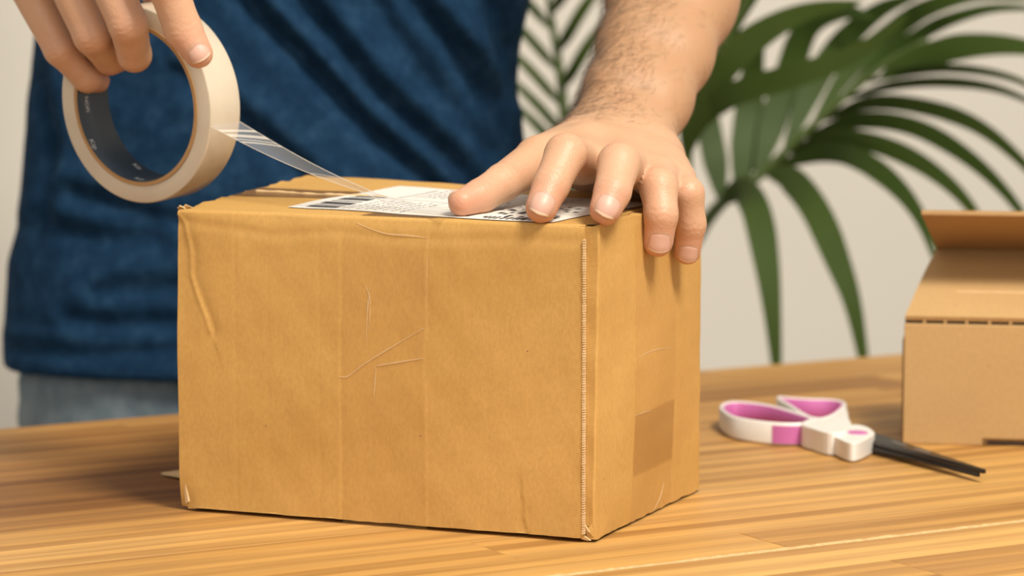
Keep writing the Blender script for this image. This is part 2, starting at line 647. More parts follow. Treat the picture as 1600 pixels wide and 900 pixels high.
def front_disp(u, w_):
    """how far the front board sits behind its ideal plane"""
    d = 0.0005 * smooth_noise(u * 60, w_ * 60, 5, 3) + 0.00006 * smooth_noise(u * 300, w_ * 200, 6, 2)
    q, s = seg_dist(u, w_, crease_l)
    left = (s < 0)
    d = d + np.where(left, (0.0004 + 0.0012 * np.clip(1 - u / 0.012, 0, 1)) * np.exp(-(q / 0.014) ** 2), 0.0009 * np.exp(-(q / 0.004) ** 2)) - 0.0005 * np.exp(-(q / 0.0012) ** 2)
    q, s = seg_dist(u, w_, crease_t)
    above = s > 0
    sq = np.where(above, q, -q)
    d = d + 0.28 * 0.0012 * np.log1p(np.exp(np.clip(sq / 0.0012, -30, 30))) + 0.0005 * np.exp(-((sq + 0.002) / 0.0030) ** 2)
    q, s = seg_dist(u, w_, dent_b)
    d = d + np.where(s < 0, 0.00035 * np.exp(-(q / 0.005) ** 2), 0)
    for pl in (tape_l, tape_r):
        q, s = seg_dist(u, w_, pl)
        d = d + 0.00009 * s * np.exp(-(q / 0.0025) ** 2)
    # faint vertical flute creases
    for uu, aa in ((0.031, .00008), (0.048, .00005), (0.075, .00007), (0.16, .00005)):
        d = d + aa * np.exp(-((u - uu) / 0.0009) ** 2)
    # worn bottom left corner
    d = d + 0.003 * np.clip(1 - np.hypot(u, w_ * 0.6) / 0.012, 0, 1) ** 2
    return d


EDGE = BF(912, 600)[0]      # where the front board is cut
nu, nw = 250, 185
us = np.linspace(0.0, EDGE, nu)
ws = np.linspace(0.0008, BH - 0.0015, nw)
U, W_ = np.meshgrid(us, ws, indexing='ij')
Dp = front_disp(U, W_)
rim = 0.0002 * smooth_noise(U[:, 0] * 260, U[:, 0] * 0, 8, 2)
Wb = W_.copy()
Wb[:, 0] += 0.0006 + rim * 0.8
A = np.stack([U, Dp, Wb], -1)
# turn the top edge over onto the lid
top1 = np.stack([us, Dp[:, -1] + 0.0012, np.full(nu, BH - 0.0004)], -1)
top2 = np.stack([us, Dp[:, -1] + 0.0045, np.full(nu, BH - 0.0006)], -1)
A = np.concatenate([A, top1[:, None], top2[:, None]], 1)
mb = MB().grid(A)
back = np.stack([U[:, ::8], np.full_like(U[:, ::8], 0.006), W_[:, ::8]], -1)
mb.grid(back[:, ::-1])
# closing strips
bot = np.stack([A[:, 0], np.stack([us, np.full(nu, 0.006), np.full(nu, 0.0008)], -1)], 0)
mb.grid(bot)
cutf = np.stack([A[-1, :nw], np.stack([np.full(nw, EDGE), np.full(nw, 0.006), ws], -1)], 0)
mb.grid(cutf[::-1])
cutl = np.stack([A[0, :nw], np.stack([np.zeros(nw), np.full(nw, 0.006), ws], -1)], 0)
mb.grid(cutl)
mb.build('front_panel', M['kraft'], carton, smooth=True, world=False)

# frayed pale cut edge with its row of flute ends
mb = MB()
r_ = np.random.RandomState(8)
nn_ = 118
for i in range(nn_):
    z0 = 0.004 + (BH - 0.010) * i / nn_
    hh_ = (BH - 0.010) / nn_ * r_.uniform(0.55, 0.9)
    ww_ = r_.uniform(0.0008, 0.0013)
    mb.box((EDGE + 0.0001, 0.0002, z0), (ww_, 0.0018, hh_))
tag(mb.build('frayed_edge', M['kraft_edge'], carton, world=False), kind='stuff')

# glued corner strip, recessed behind the front board and folding round to the side
an = np.linspace(0, math.pi / 2, 7)
prof = [(EDGE - 0.003, 0.0016), (EDGE + 0.0016, 0.0016)] + [(BW - 0.0010 + 0.0010 * math.sin(t), 0.0014 + 0.0010 - 0.0010 * math.cos(t)) for t in an]
zz = np.linspace(0.007, BH - 0.001, 60)
A = np.array([[(p[0] + (0.0024 * z / BH if p[0] > BW - 0.0015 else 0.0), p[1] + 0.00025 * math.sin(z * 210 + p[0] * 300), z) for z in zz] for p in prof])
mb = MB().grid(A)
mb.grid(np.array([[(EDGE - 0.003, 0.0055, z) for z in zz], [(BW - 0.003, 0.0055, z) for z in zz]])[::-1])
mb.build('corner_strip', M['kraft'], carton, smooth=False, world=False)

# right side board
nv = 130
vs = np.linspace(0.0020, BD, nv)
Vv, Ww = np.meshgrid(vs, ws, indexing='ij')
bul = 0.0022 * np.sin(np.pi * np.clip(Vv / BD, 0, 1)) * np.sin(np.pi * Ww / BH)
sx = BW + bul + 0.0024 * (Ww / BH) * np.clip(1 - Vv / BD, 0, 1) + 0.0004 * smooth_noise(Vv * 70, Ww * 70, 15, 3)
e0 = np.exp(-((Vv - 0.0020) / 0.0010) ** 2)
sx = sx - 0.0003 * e0
back_round = np.clip((Vv - (BD - 0.004)) / 0.004, 0, 1)
sx = sx - 0.0022 * back_round ** 2
wtop = Ww.copy()
wtop[:, -1] += 0.0013 + 0.0003 * smooth_noise(vs * 400, vs * 0, 4, 2)
wtop[:, 0] += 0.0004 * smooth_noise(vs * 300, vs * 0, 9, 2)
A = np.stack([sx, Vv, wtop], -1)
mb = MB().grid(A)
mb.grid(np.stack([np.full_like(sx, BW - 0.004)[:, ::8], Vv[:, ::8], wtop[:, ::8]], -1)[:, ::-1])
mb.grid(np.stack([np.stack([np.full(nv, BW - 0.004), vs, wtop[:, -1]], -1), A[:, -1]], 0))
mb.grid(np.stack([np.stack([np.full(nw, BW - 0.004), np.full(nw, vs[0]), ws], -1), A[0]], 0)[::-1])
mb.build('side_panel', M['kraft'], carton, smooth=True, world=False)
MB().box((0.002, BD / 2, BH / 2 + 0.0005), (0.004, BD - 0.012, BH - 0.006)).build('side_panel', M['kraft'], carton, world=False)
MB().box((BW / 2, BD - 0.002, BH / 2), (BW - 0.006, 0.004, BH - 0.003)).build('back_panel', M['kraft'], carton, world=False)
MB().box((BW / 2, BD / 2, 0.0025), (BW - 0.009, BD - 0.012, 0.004)).build('bottom_panel', M['kraft'], carton, world=False)


def top_z(u, v):
    """height of the lid flaps: both bow up a little, the back left corner most"""
    q = 0.0006 * np.sin(np.pi * np.clip(v / BD, 0, 1)) + 0.0036 * np.clip(1 - u / BW, 0, 1) * np.clip(v / BD, 0, 1) ** 1.3
    q = q + 0.0016 * np.clip(v / BD, 0, 1) + 0.00035 * smooth_noise(u * 70, v * 70, 21, 2)
    return BH - 0.0006 + q * np.clip(v / 0.02, 0, 1)


for name_, v0, v1, sd in (('top_flap', 0.0040, BD / 2 - 0.0006, 1), ('top_flap', BD / 2 + 0.0006, BD + 0.0005, 2)):
    n1, n2 = 150, 56
    r_ = np.random.RandomState(sd)
    gu = np.linspace(0, 1, n1)
    gv = np.linspace(v0, v1, n2)
    Ug, Vg = np.meshgrid(gu, gv, indexing='ij')
    lft = -0.0010 + 0.0014 * smooth_noise(gv * 150, gv * 0, 30 + sd, 5) - 0.0015 * (gv / BD)
    rgt = BW - 0.0052 + 0.0005 * smooth_noise(gv * 300, gv * 0, 40 + sd, 2)
    Uu = lft[None] * (1 - Ug) + rgt[None] * Ug
    Z = top_z(Uu, Vg)
    Z = Z + 0.0010 * np.exp(-Ug / 0.012) * smooth_noise(Vg * 130, Vg * 0, 50 + sd, 4)
    Vj = Vg.copy()
    Vj[:, -1 if sd == 1 else 0] += 0.00035 * smooth_noise(gu * 160, gu * 0, 60 + sd, 2)
    mb = MB().grid(np.stack([Uu, Vj, Z], -1)[:, ::1][::1])
    lo = np.stack([Uu, Vj, Z - 0.003], -1)
    mb.grid(lo[::-1])
    hi = np.stack([Uu, Vj, Z], -1)
    mb.grid(np.stack([hi[0], lo[0]], 0))
    mb.grid(np.stack([lo[-1], hi[-1]], 0))
    mb.grid(np.stack([lo[:, 0], hi[:, 0]], 0))
    mb.grid(np.stack([hi[:, -1], lo[:, -1]], 0))
    mb.build(name_, M['kraft'], carton, smooth=True, world=False)


def top_patch(poly_fn, n1, n2, dz, name, m, parent):
    g = np.array([[poly_fn(a, b) for b in np.linspace(0, 1, n2)] for a in np.linspace(0, 1, n1)])
    hi = np.stack([g[..., 0], g[..., 1], top_z(g[..., 0], g[..., 1]) + dz], -1)
    return MB().grid(hi).build(name, m, parent, smooth=True, world=False)


# brown tape over the lid seam
top_patch(lambda a, b: (-0.001 + a * (BW - 0.006), BD / 2 - 0.0165 + b * 0.0335), 90, 14, 0.0003, 'seam_tape', M['film_brown'], carton)
top_patch(lambda a, b: (0.094 + 0.036 * a + 0.004 * b, 0.0045 + b * 0.018), 30, 10, 0.0004, 'tape_patch', M['film_brown'], carton)

uu = np.linspace(0.004, 0.075, 60)
MB().tube(np.stack([uu, np.full(60, BD / 2) + 0.0004 * smooth_noise(uu * 300, uu * 0, 77, 2), top_z(uu, np.full(60, BD / 2)) + 0.0004], -1), 0.0007 + 0.0003 * smooth_noise(uu * 500, uu * 0, 78, 2), 6).build('seam_edge', M['kraft_edge'], carton, smooth=True, world=False)

# shipping label
la = BL(450, 326)[:2]
lb = BL(572, 292)[:2]
la = np.array([0.0465, 0.0245])
lu = np.array([math.cos(R(-9.0)), math.sin(R(-9.0))])
lv = np.array([-lu[1], lu[0]])
LW, LH = 0.145, 0.096



def lab(a, b):
    q = la + lu * (a * LW) + lv * (b * LH)
    return (min(max(q[0], 0.002), BW - 0.006), min(max(q[1], 0.0042), BD - 0.002))


label = top_patch(lab, 80, 50, 0.00045, 'shipping_label', M['paper'], carton)
pr = MB()
pg = MB()


def pquad(mbx, a0, b0, a1, b1, nseg=1):
    for i in range(nseg):
        x0 = a0 + (a1 - a0) * i / nseg
        x1 = a0 + (a1 - a0) * (i + 1) / nseg
        V = []
        for a, b in ((x0, b0), (x1, b0), (x1, b1), (x0, b1)):
            q = lab(a, b)
            V.append((q[0], q[1], float(top_z(np.array(q[0]), np.array(q[1]))) + 0.0006))
        mbx.add(V, [(0, 1, 2, 3)])


r_ = random.Random(4)
for b_, q in ((0.05, .05), (0.12, .025), (0.17, .06), (0.26, .03), (0.32, .07), (0.42, .025), (0.47, .04)):   # bar code at the left end
    pquad(pr if q > .035 else pg, 0.05, b_, 0.17, b_ + q, 3)
for a0, b0, a1, b1 in ((0.19, 0.05, 0.195, 0.92), (0.42, 0.05, 0.424, 0.95), (0.19, 0.48, 0.42, 0.486), (0.56, 0.30, 0.564, 0.95), (0.42, 0.30, 0.80, 0.306)):
    pquad(pg, a0, b0, a1, b1, 3)
for i in range(0, 26, 2):                      # lines of small print
    a0 = 0.21 + 0.017 * (i % 13)
    b0 = 0.06 if i < 13 else 0.62
    bb = b0
    while bb < b0 + 0.34:
        q = r_.uniform(0.012, 0.04)
        pquad(pg, a0, bb, a0 + 0.006, bb + q)
        bb += q + r_.uniform(0.008, 0.02)
for i in range(14):
    bb = 0.36
    while bb < 0.9:
        q = r_.uniform(0.015, 0.05)
        if r_.random() < 0.3:
            pquad(pg, 0.44 + 0.024 * i, bb, 0.447 + 0.024 * i, bb + q)
        bb += q + r_.uniform(0.01, 0.04)
for i in range(46):                      # heavy black symbols at the right end
    a0 = 0.66 + 0.30 * r_.random()
    b0 = 0.06 + 0.55 * r_.random()
    pquad(pr, a0, b0, a0 + r_.uniform(0.008, 0.02), b0 + r_.uniform(0.02, 0.07))
bl = 0.74
while bl < 0.95:
    pquad(pr, bl, 0.04, bl + r_.uniform(0.004, 0.012), 0.11)
    bl += r_.uniform(0.012, 0.024)
tag(pr.build('black_print', M['ink'], label, world=False), kind='stuff')
tag(pg.build('grey_print', M['ink_grey'], label, world=False), kind='stuff')


# old clear tape on the front and right faces
def front_patch(px0, py0, px1, py1, n1, n2, dz, name, m):
    a, b = BF(px0, py0), BF(px1, py1)
    uu = np.linspace(a[0], b[0], n1)
    ww = np.linspace(b[1], a[1], n2)
    Uq, Wq = np.meshgrid(uu, ww, indexing='ij')
    return MB().grid(np.stack([Uq, front_disp(Uq, Wq) - dz, Wq], -1)).build(name, m, carton, smooth=True, world=False)


front_patch(533, 372, 667, 838, 60, 140, 0.0002, 'front_tape', M['film_old'])


def side_patch(px0, py0, px1, py1, dz, name, m):
    a, b = BS(px0, py0), BS(px1, py1)
    vq = np.linspace(a[0], b[0], 30)
    wq = np.linspace(b[1], a[1], 40)
    Vq, Wq = np.meshgrid(vq, wq, indexing='ij')
    x = BW + 0.0022 * np.sin(np.pi * np.clip(Vq / BD, 0, 1)) * np.sin(np.pi * Wq / BH) + 0.0024 * (Wq / BH) * np.clip(1 - Vq / BD, 0, 1) + 0.0004 * smooth_noise(Vq * 70, Wq * 70, 15, 3) + dz
    return MB().grid(np.stack([x, Vq, Wq], -1)).build(name, m, carton, smooth=True, world=False)


side_patch(985, 352, 1047, 800, 0.00025, 'side_tape', M['film_old'])
side_patch(985, 648, 1047, 716, 0.0005, 'side_tape_end', M['film_dark'])
# wrinkles pressed into the old tape
for pl, rr in ((((530, 590), (545, 589), (570, 570), (610, 545), (662, 514)), .0005), (((588, 573), (625, 567), (662, 561)), .00045),
               (((578, 450), (574, 485), (572, 535)), .0003), (((588, 575), (586, 600), (584, 625)), .00035), (((570, 445), (578, 470), (576, 520)), .00025),
               (((555, 350), (600, 366), (640, 370), (668, 373)), .0004), (((668, 374), (667, 430), (665, 505)), .00014)):
    pts = spline([BF(*q) for q in pl], 24)
    p3 = np.stack([pts[:, 0], front_disp(pts[:, 0], pts[:, 1]) - 0.0002, pts[:, 1]], -1)
    rad = rr * (0.5 + 0.5 * np.abs(smooth_noise(np.linspace(0, 9, 24), np.zeros(24), int(rr * 1e6), 2))) * np.sin(np.linspace(0.25, math.pi - 0.25, 24))
    MB().tube(p3, rad, 6).build('tape_wrinkle', M['wrinkle'], carton, smooth=True, world=False)
for pl, rr in ((((985, 651), (1000, 645), (1012, 642)), .0005), (((985, 560), (1015, 548), (1045, 545)), .0003), (((1020, 800), (1030, 780), (1036, 755)), .0003)):
    pts = spline([BS(*q) for q in pl], 16)
    x = BW + 0.0022 * np.sin(np.pi * pts[:, 0] / BD) * np.sin(np.pi * pts[:, 1] / BH) + 0.0024 * (pts[:, 1] / BH) * (1 - pts[:, 0] / BD) + 0.0004 * smooth_noise(pts[:, 0] * 70, pts[:, 1] * 70, 15, 3)
    MB().tube(np.stack([x, pts[:, 0], pts[:, 1]], -1), rr * np.sin(np.linspace(0.3, math.pi - 0.3, 16)), 6).build('tape_wrinkle', M['wrinkle'], carton, smooth=True, world=False)

# torn board at the corners
def shard(pts, th, name, m=None):
    pts = np.asarray(pts, float)
    nv_ = nrm(np.cross(pts[1] - pts[0], pts[2] - pts[0])) * th
    n_ = len(pts)
    V = np.vstack([pts, pts + nv_])
    F = [tuple(range(n_ - 1, -1, -1)), tuple(range(n_, 2 * n_))] + [(i, (i + 1) % n_, n_ + (i + 1) % n_, n_ + i) for i in range(n_)]
    return MB().add(V, F).build(name, m or M['kraft_edge'], carton, world=False)


shard([(BW - 0.0062, 0.001, 0.0075), (BW - 0.0045, 0.0004, 0.0082), (BW - 0.0018, 0.0008, 0.0044), (BW - 0.003, 0.0014, 0.0040)], 0.0006, 'torn_corner')
shard([(BW - 0.0030, 0.0008, 0.0052), (BW - 0.0002, 0.0020, 0.0100), (BW + 0.0004, 0.0036, 0.0040), (BW - 0.0004, 0.0018, 0.0022)], 0.0006, 'torn_corner', M['kraft'])
shard([(BW - 0.0060, 0.0008, 0.0010), (BW - 0.0042, 0.0002, 0.0026), (BW - 0.0012, 0.0006, 0.0006), (BW - 0.0030, 0.0010, 0.0004)], 0.0006, 'torn_corner')
MB().box((BW - 0.0035, 0.0046, 0.004), (0.006, 0.003, 0.007)).build('torn_gap_shade', M['dark'], carton, world=False)  # near-black block painting the shade inside the torn corner
shard([(0.0006, 0.0016, 0.0200), (0.0018, 0.0006, 0.0190), (0.0046, 0.0004, 0.0040), (0.0026, 0.0010, 0.0028)], 0.0008, 'torn_corner')
shard([(0.0030, 0.0016, 0.0036), (0.0052, 0.0008, 0.0052), (0.0084, 0.0004, 0.0008), (0.0040, 0.0010, 0.0006)], 0.0008, 'torn_corner', M['kraft'])
shard([(-0.0005, 0.002, BH - 0.0002), (0.0012, 0.0012, BH + 0.0012), (0.0034, 0.0030, BH - 0.0004), (0.001, 0.006, BH - 0.0006)], 0.0006, 'torn_corner')
shard([(0.001, 0.004, BH - 0.0004), (0.0028, 0.0046, BH + 0.0015), (0.0046, 0.008, BH - 0.0002), (0.0015, 0.009, BH - 0.0004)], 0.0006, 'torn_corner')
# lifted corner of the bottom flap that shows on the table at the left
c0, c1 = G(252, 742, T + 0.0008) - fl_c, G(276, 757, T + 0.0008) - fl_c
qa = np.array([c0 @ bu, c0 @ bv_, 0.0006])
qb = np.array([0.004, c1 @ bv_, 0.0006])
shard([qa, qb, (0.006, 0.060, 0.0006), (qa[0] + 0.006, qa[1] + 0.012, 0.0006)], 0.0010, 'bottom_flap_corner')

# ------------------------------------------------------------------ open mailer box
mo = G(1407, 693)
me_ = G(1600, 698)
mang = math.atan2(me_[1] - mo[1], me_[0] - mo[0])
mu = np.array([math.cos(mang), math.sin(mang), 0])
mv = np.array([-math.sin(mang), math.cos(mang), 0])
mailer = tag(empty('mailer_box', mo, mang), 'small brown cardboard mailer box with raised lid flaps at the right edge of the table', 'box')
MW, MD, MH = 0.20, 0.072, 0.0665
sl0 = float((plane_pt(1535, 690, mo, mv) - mo) @ mu)
mb = MB()
th = 0.003
prof = [(0.0012, 0.0), (sl0, 0.0), (sl0, 0.0036), (MW, 0.0036), (MW, MH - 0.0012), (0.0012, MH - 0.0012)]
V = [(p[0], 0.0, p[1]) for p in prof] + [(p[0], th, p[1]) for p in prof]
n_ = len(prof)
F = [(0, 1, 2, 5), (2, 3, 4, 5), (n_ + 5, n_ + 2, n_ + 1, n_ + 0), (n_ + 5, n_ + 4, n_ + 3, n_ + 2)] + [((i + 1) % n_, i, n_ + i, n_ + (i + 1) % n_) for i in range(n_)]
mb.add(V, F)
bevel(mb.build('front_panel', M['kraft2'], mailer, world=False), 0.0006)
MB().box((0.0016, MD / 2 + 0.003, MH / 2 - 0.004), (0.003, MD - 0.008, MH - 0.014)).build('side_panel', M['kraft_shade'], mailer, world=False)
MB().box((MW - 0.0016, MD / 2 + 0.003, MH / 2), (0.003, MD - 0.008, MH - 0.006)).build('side_panel', M['kraft2'], mailer, world=False)
MB().box((MW / 2, MD - 0.0015, MH / 2), (MW - 0.03, 0.003, MH - 0.004)).build('back_panel', M['kraft2'], mailer, world=False)
MB().box((MW / 2, MD / 2, 0.002), (MW - 0.004, MD - 0.006, 0.003)).build('bottom_panel', M['kraft2'], mailer, world=False)
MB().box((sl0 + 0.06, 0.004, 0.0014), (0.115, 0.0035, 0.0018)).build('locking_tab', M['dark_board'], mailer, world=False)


def ML(px, py, Y):
    p = P(px, py, Y) - mo
    return np.array([p @ mu, p @ mv, p[2]])


# hinge: dark cut slots between narrow paper bridges
r_ = random.Random(5)
x = 0.002
mb = MB()
while x < MW - 0.004:
    ln = r_.uniform(0.006, 0.011)
    mb.box((x + ln + 0.0007, 0.0016, MH - 0.0004), (0.0013, 0.0026, 0.0022))
    x += ln + 0.0014
tag(mb.build('hinge_bridges', M['kraft2'], mailer, world=False), kind='stuff')
MB().box((MW / 2, 0.0040, MH - 0.001), (MW - 0.003, 0.002, 0.004)).build('hinge_gap_shade', M['dark'], mailer, world=False)  # near-black bar painting the shade behind the hinge slots
l0 = np.array([0.0015, 0.0005, MH + 0.0028])
l1 = ML(1465, 385, mo[1] + 0.070)
l2 = ML(1440, 328, mo[1] + 0.006)


def slab(name, pa, pb, xr_a, xr_b, thk, m, sub=12, bow=0.0):
    """board from edge pa..(xr_a) to pb..(xr_b) in the mailer frame"""
    A0, A1 = np.array(pa), np.array([xr_a, pa[1], pa[2]])
    B0, B1 = np.array(pb), np.array([xr_b, pb[1], pb[2]])
    nn = nrm(np.cross(A1 - A0, B0 - A0))
    if nn[2] < 0:
        nn = -nn
    g = np.array([[(A0 * (1 - t) + B0 * t) * (1 - s) + (A1 * (1 - t) + B1 * t) * s + nn * bow * math.sin(math.pi * t) for s in np.linspace(0, 1, 10)] for t in np.linspace(0, 1, sub)])
    lo = g - nn * thk
    mbx = MB().grid(g).grid(lo[::-1])
    for a, b in ((g[0], lo[0]), (lo[-1], g[-1]), (lo[:, 0], g[:, 0]), (g[:, -1], lo[:, -1])):
        mbx.grid(np.stack([a, b], 0))
    return mbx.build(name, m, mailer, smooth=False, world=False)


slab('lid_panel', l0, l1, MW, MW - 0.012, 0.0025, M['kraft2'], bow=0.0015)
slab('tuck_flap', l1 + np.array([0, 0, 0.0003]), l2, MW - 0.012, MW - 0.005, 0.0025, M['kraft_shade'])
# pale ridge painting in the highlight on the lid's tape
q0 = l0 * 0.68 + l1 * 0.32
MB().tube([(q0[0] + 0.022, q0[1], q0[2] + 0.0012), (MW * 0.5, q0[1], q0[2] + 0.0012), (MW * 0.94, q0[1], q0[2] + 0.0010)], 0.0005, 6).build('lid_tape_highlight', M['kraft_edge'], mailer, world=False)

# ------------------------------------------------------------------ scissors
SH = 0.0125
sb = G(1335, 708)
scis = tag(empty('scissors', (sb[0], sb[1], T)), 'black-bladed scissors with white and pink handles lying on the table', 'scissors')


def loop_pts(pxs, n, z):
    p = np.array([G(a, b, T + z)[:2] for a, b in pxs])
    p = np.vstack([p, p[:2], p[2:3]])
    q = spline(p, (len(p) - 1) * 12)
    k = 12 * (len(pxs))
    return q[6:6 + k]


def offset_loop(q, d):
    t = np.roll(q, -1, 0) - np.roll(q, 1, 0)
    t /= np.linalg.norm(t, axis=1)[:, None] + 1e-12
    nn = np.stack([t[:, 1], -t[:, 0]], 1)
    area_ = np.sum(q[:, 0] * np.roll(q[:, 1], -1) - np.roll(q[:, 0], -1) * q[:, 1])
    if area_ < 0:
        nn = -nn
    return q + nn * d            # positive d grows the loop


def smooth_loop(q, it=6):
    for _ in range(it):
        q = 0.5 * q + 0.25 * (np.roll(q, 1, 0) + np.roll(q, -1, 0))
    return q


def ring_mesh(outer, inner, z0, z1, rr):
    """closed band between two loops with rounded upper and lower rims"""
    rings = []
    mid = (outer + inner) / 2
    prof_ = [(0, z0 + rr), (0.35, z0), (0.65, z0), (1, z0 + rr), (1, z1 - rr), (0.65, z1), (0.35, z1), (0, z1 - rr)]
    for f, z in prof_ + [prof_[0]]:
        q = outer * (1 - f) + inner * f
        rings.append(np.column_stack([q, np.full(len(q), z)]))
    return np.array(rings)


loopA = smooth_loop(loop_pts([(1123, 634), (1140, 649), (1180, 657), (1225, 661), (1262, 660), (1276, 654), (1245, 643), (1205, 632), (1165, 627), (1138, 627)], 0, SH), 10)
loopB = smooth_loop(loop_pts([(1212, 619), (1236, 635), (1262, 650), (1285, 653), (1306, 646), (1320, 634), (1321, 627), (1300, 623), (1262, 622), (1234, 620)], 0, SH), 8)
for q, nm in ((loopA, 'handle_loop'), (loopB, 'handle_loop')):
    inn = offset_loop(q, -0.0022)
    A = ring_mesh(q, inn, T + 0.0002, T + SH, 0.0010)
    h = MB().grid(A, closed=True).build(nm, M['white_plastic'], scis, smooth=True)
    in2 = offset_loop(q, -0.0034)
    A = ring_mesh(inn, in2, T + 0.001, T + SH - 0.0006, 0.0004)
    o = MB().grid(A, closed=True).build('pink_grip_liner', M['pink_plastic'], scis, smooth=True)
    o['label'] = 'pink rubber lining inside the finger loop'
# pink band on the outer wall of the near loop
oo = offset_loop(loopA, 0.0004)
pxx, pyy = proj(np.column_stack([oo, np.full(len(oo), T + SH)]))
sel = [i for i in range(len(oo)) if 1203 < pxx[i] < 1253 and pyy[i] > 652]
sel.sort(key=lambda i: pxx[i])
A = np.array([[(oo[i][0], oo[i][1], z) for z in (T + 0.0012, T + SH - 0.0016)] for i in sel])
inn = offset_loop(loopA, -0.001)
Bk = np.array([[(inn[i][0], inn[i][1], z) for z in (T + 0.0012, T + SH - 0.0016)] for i in sel])
mb = MB().grid(A[::-1]).grid(Bk)
for k in (0, 1):
    mb.grid(np.stack([A[:, k], Bk[:, k]], 0))
mb.grid(np.stack([A[0], Bk[0]], 0)).grid(np.stack([A[-1], Bk[-1]], 0))
o = mb.build('pink_band', M['pink_plastic'], scis)
o['label'] = 'pink band set into the near handle loop'


def rounded(name, pts, z0, z1, m, bw=0.0016, seg=3, per=5):
    pts = np.asarray(pts)
    k_ = len(pts)
    pts = spline(np.vstack([pts[-1:], pts, pts[:2]]), (k_ + 2) * per + 1)[per:per + k_ * per]
    a_ = np.sum(pts[:, 0] * np.roll(pts[:, 1], -1) - np.roll(pts[:, 0], -1) * pts[:, 1])
    if a_ < 0:
        pts = pts[::-1]
    o = MB().extrude([tuple(p) for p in pts], z0, z1).build(name, m, scis, smooth=False)
    bevel(o, bw, seg, 30)
    return o


# solid bridge joining the loops to the pivot block
br = [G(a, b, T + SH)[:2] for a, b in ((1252, 661), (1272, 651), (1288, 653), (1306, 646), (1321, 634), (1326, 652), (1330, 668), (1300, 676), (1268, 668))]
rounded('handle_bridge', br, T + 0.0004, T + SH - 0.0002, M['white_plastic'], 0.0022)
boss = [G(a, b, T + 0.010)[:2] for a, b in ((1298, 676), (1330, 665), (1352, 667), (1366, 676), (1362, 682), (1338, 693), (1318, 690))]
rounded('pivot_block', boss, T + 0.0006, T + 0.0105, M['white_plastic'], 0.0022, 4)
cc = G(1339, 675, T + 0.0110)
an = np.linspace(0, 2 * math.pi, 24, endpoint=False)
av = nrm(np.append(G(1535, 742)[:2] - cc[:2], 0))
lvv = np.array([-av[1], av[0], 0])
MB().extrude([(cc[0] + 0.0052 * math.cos(t) * 1.0 * lvv[0] + 0.0062 * math.sin(t) * av[0], cc[1] + 0.0052 * math.cos(t) * lvv[1] + 0.0062 * math.sin(t) * av[1]) for t in an], T + 0.0100, T + 0.0111).build('pink_pivot_cap', M['pink_plastic'], scis)
# blades: two tapering plates lying one on the other
tipA = G(1538, 737, T + 0.0060)
tipB = G(1529, 742, T + 0.0038)
for nm, tip, z, ro, li in (('blade', tipA, 0.0060, (1345, 688), (1385, 684)), ('blade', tipB, 0.0036, (1336, 694), (1372, 688))):
    ra, rb = G(ro[0], ro[1], T + z), G(li[0], li[1], T + z)
    d = nrm(tip - (ra + rb) / 2)
    pe = np.array([-d[1], d[0], 0])
    w0 = abs((rb - ra) @ pe)
    base = (ra + rb) / 2 - d * 0.012
    Lb = float((tip - base) @ d)
    st = []
    for t in np.linspace(0, 1, 16):
        ww = w0 * (1 - t) * 0.5 + 0.0009
        c = base + d * Lb * t
        st.append((c, ww))
    up, dn = [], []
    rings = []
    for c, ww in st:
        rings.append([c - pe * ww + [0, 0, 0.0001], c - pe * ww * 0.7 + [0, 0, 0.0012], c + pe * ww * 0.8 + [0, 0, 0.0012], c + pe * ww + [0, 0, 0.0002], c + pe * ww + [0, 0, -0.0010], c - pe * ww + [0, 0, -0.0010]])
    mb = MB().grid(np.array(rings), closed=True)
    mb.F.append(tuple(range(5, -1, -1)))
    mb.M.append(0)
    k = 15 * 6
    mb.F.append(tuple(range(k, k + 6)))
    mb.M.append(0)
    bl_o = mb.build(nm, M['blade'], scis)
    if z > 0.005:
        mk = MB()
        for t0, t1, s0 in ((0.24, 0.36, 0.35), (0.43, 0.56, 0.30)):
            V = []
            for t, sgn in ((t0, -1), (t1, -1), (t1, 1), (t0, 1)):
                c = base + d * Lb * t
                ww = (w0 * (1 - t) * 0.5)
                V.append(c + pe * (ww * 0.2 + sgn * 0.0011) + [0, 0, 0.00128])
            mk.add(V, [(0, 1, 2, 3)])
        mk.build('blade_marking', M['blade_mark'], bl_o)

# ------------------------------------------------------------------ tape roll
RF = P(211, 164, 1.572)
rb_ = nrm([0.575, CT * 0.802 + ST * 0.165, -ST * 0.802 + CT * 0.165])   # front to back along the axis
camdir = np.array([0, CT, -ST])
e1 = nrm(np.cross(rb_, [0, 0, 1]))
e2 = np.cross(e1, rb_)
if e2[2] < 0:
    e2 = -e2
RIN, RCORE, ROUT, RWID = 0.0380, 0.0402, 0.0487, 0.0222
roll = tag(empty('packing_tape_roll', RF + rb_ * RWID / 2), 'roll of clear packing tape held in the raised hand, its strip pulled to the box', 'tape roll')


def RP(r, a, d):
    return RF + rb_ * d + r * (math.cos(a) * e1 + math.sin(a) * e2)


def rev(profile, n, name, m, parent, smooth=True, a0=0.0, a1=2 * math.pi):
    full = abs(a1 - a0 - 2 * math.pi) < 1e-6
    an_ = np.linspace(a0, a1, n, endpoint=not full)
    A_ = np.array([[RP(r, a, d) for r, d in profile] for a in an_])
    if full:
        A_ = np.concatenate([A_, A_[:1]], 0)
    o_ = MB().grid(A_).build(name, m, parent, smooth=smooth)
    return o_


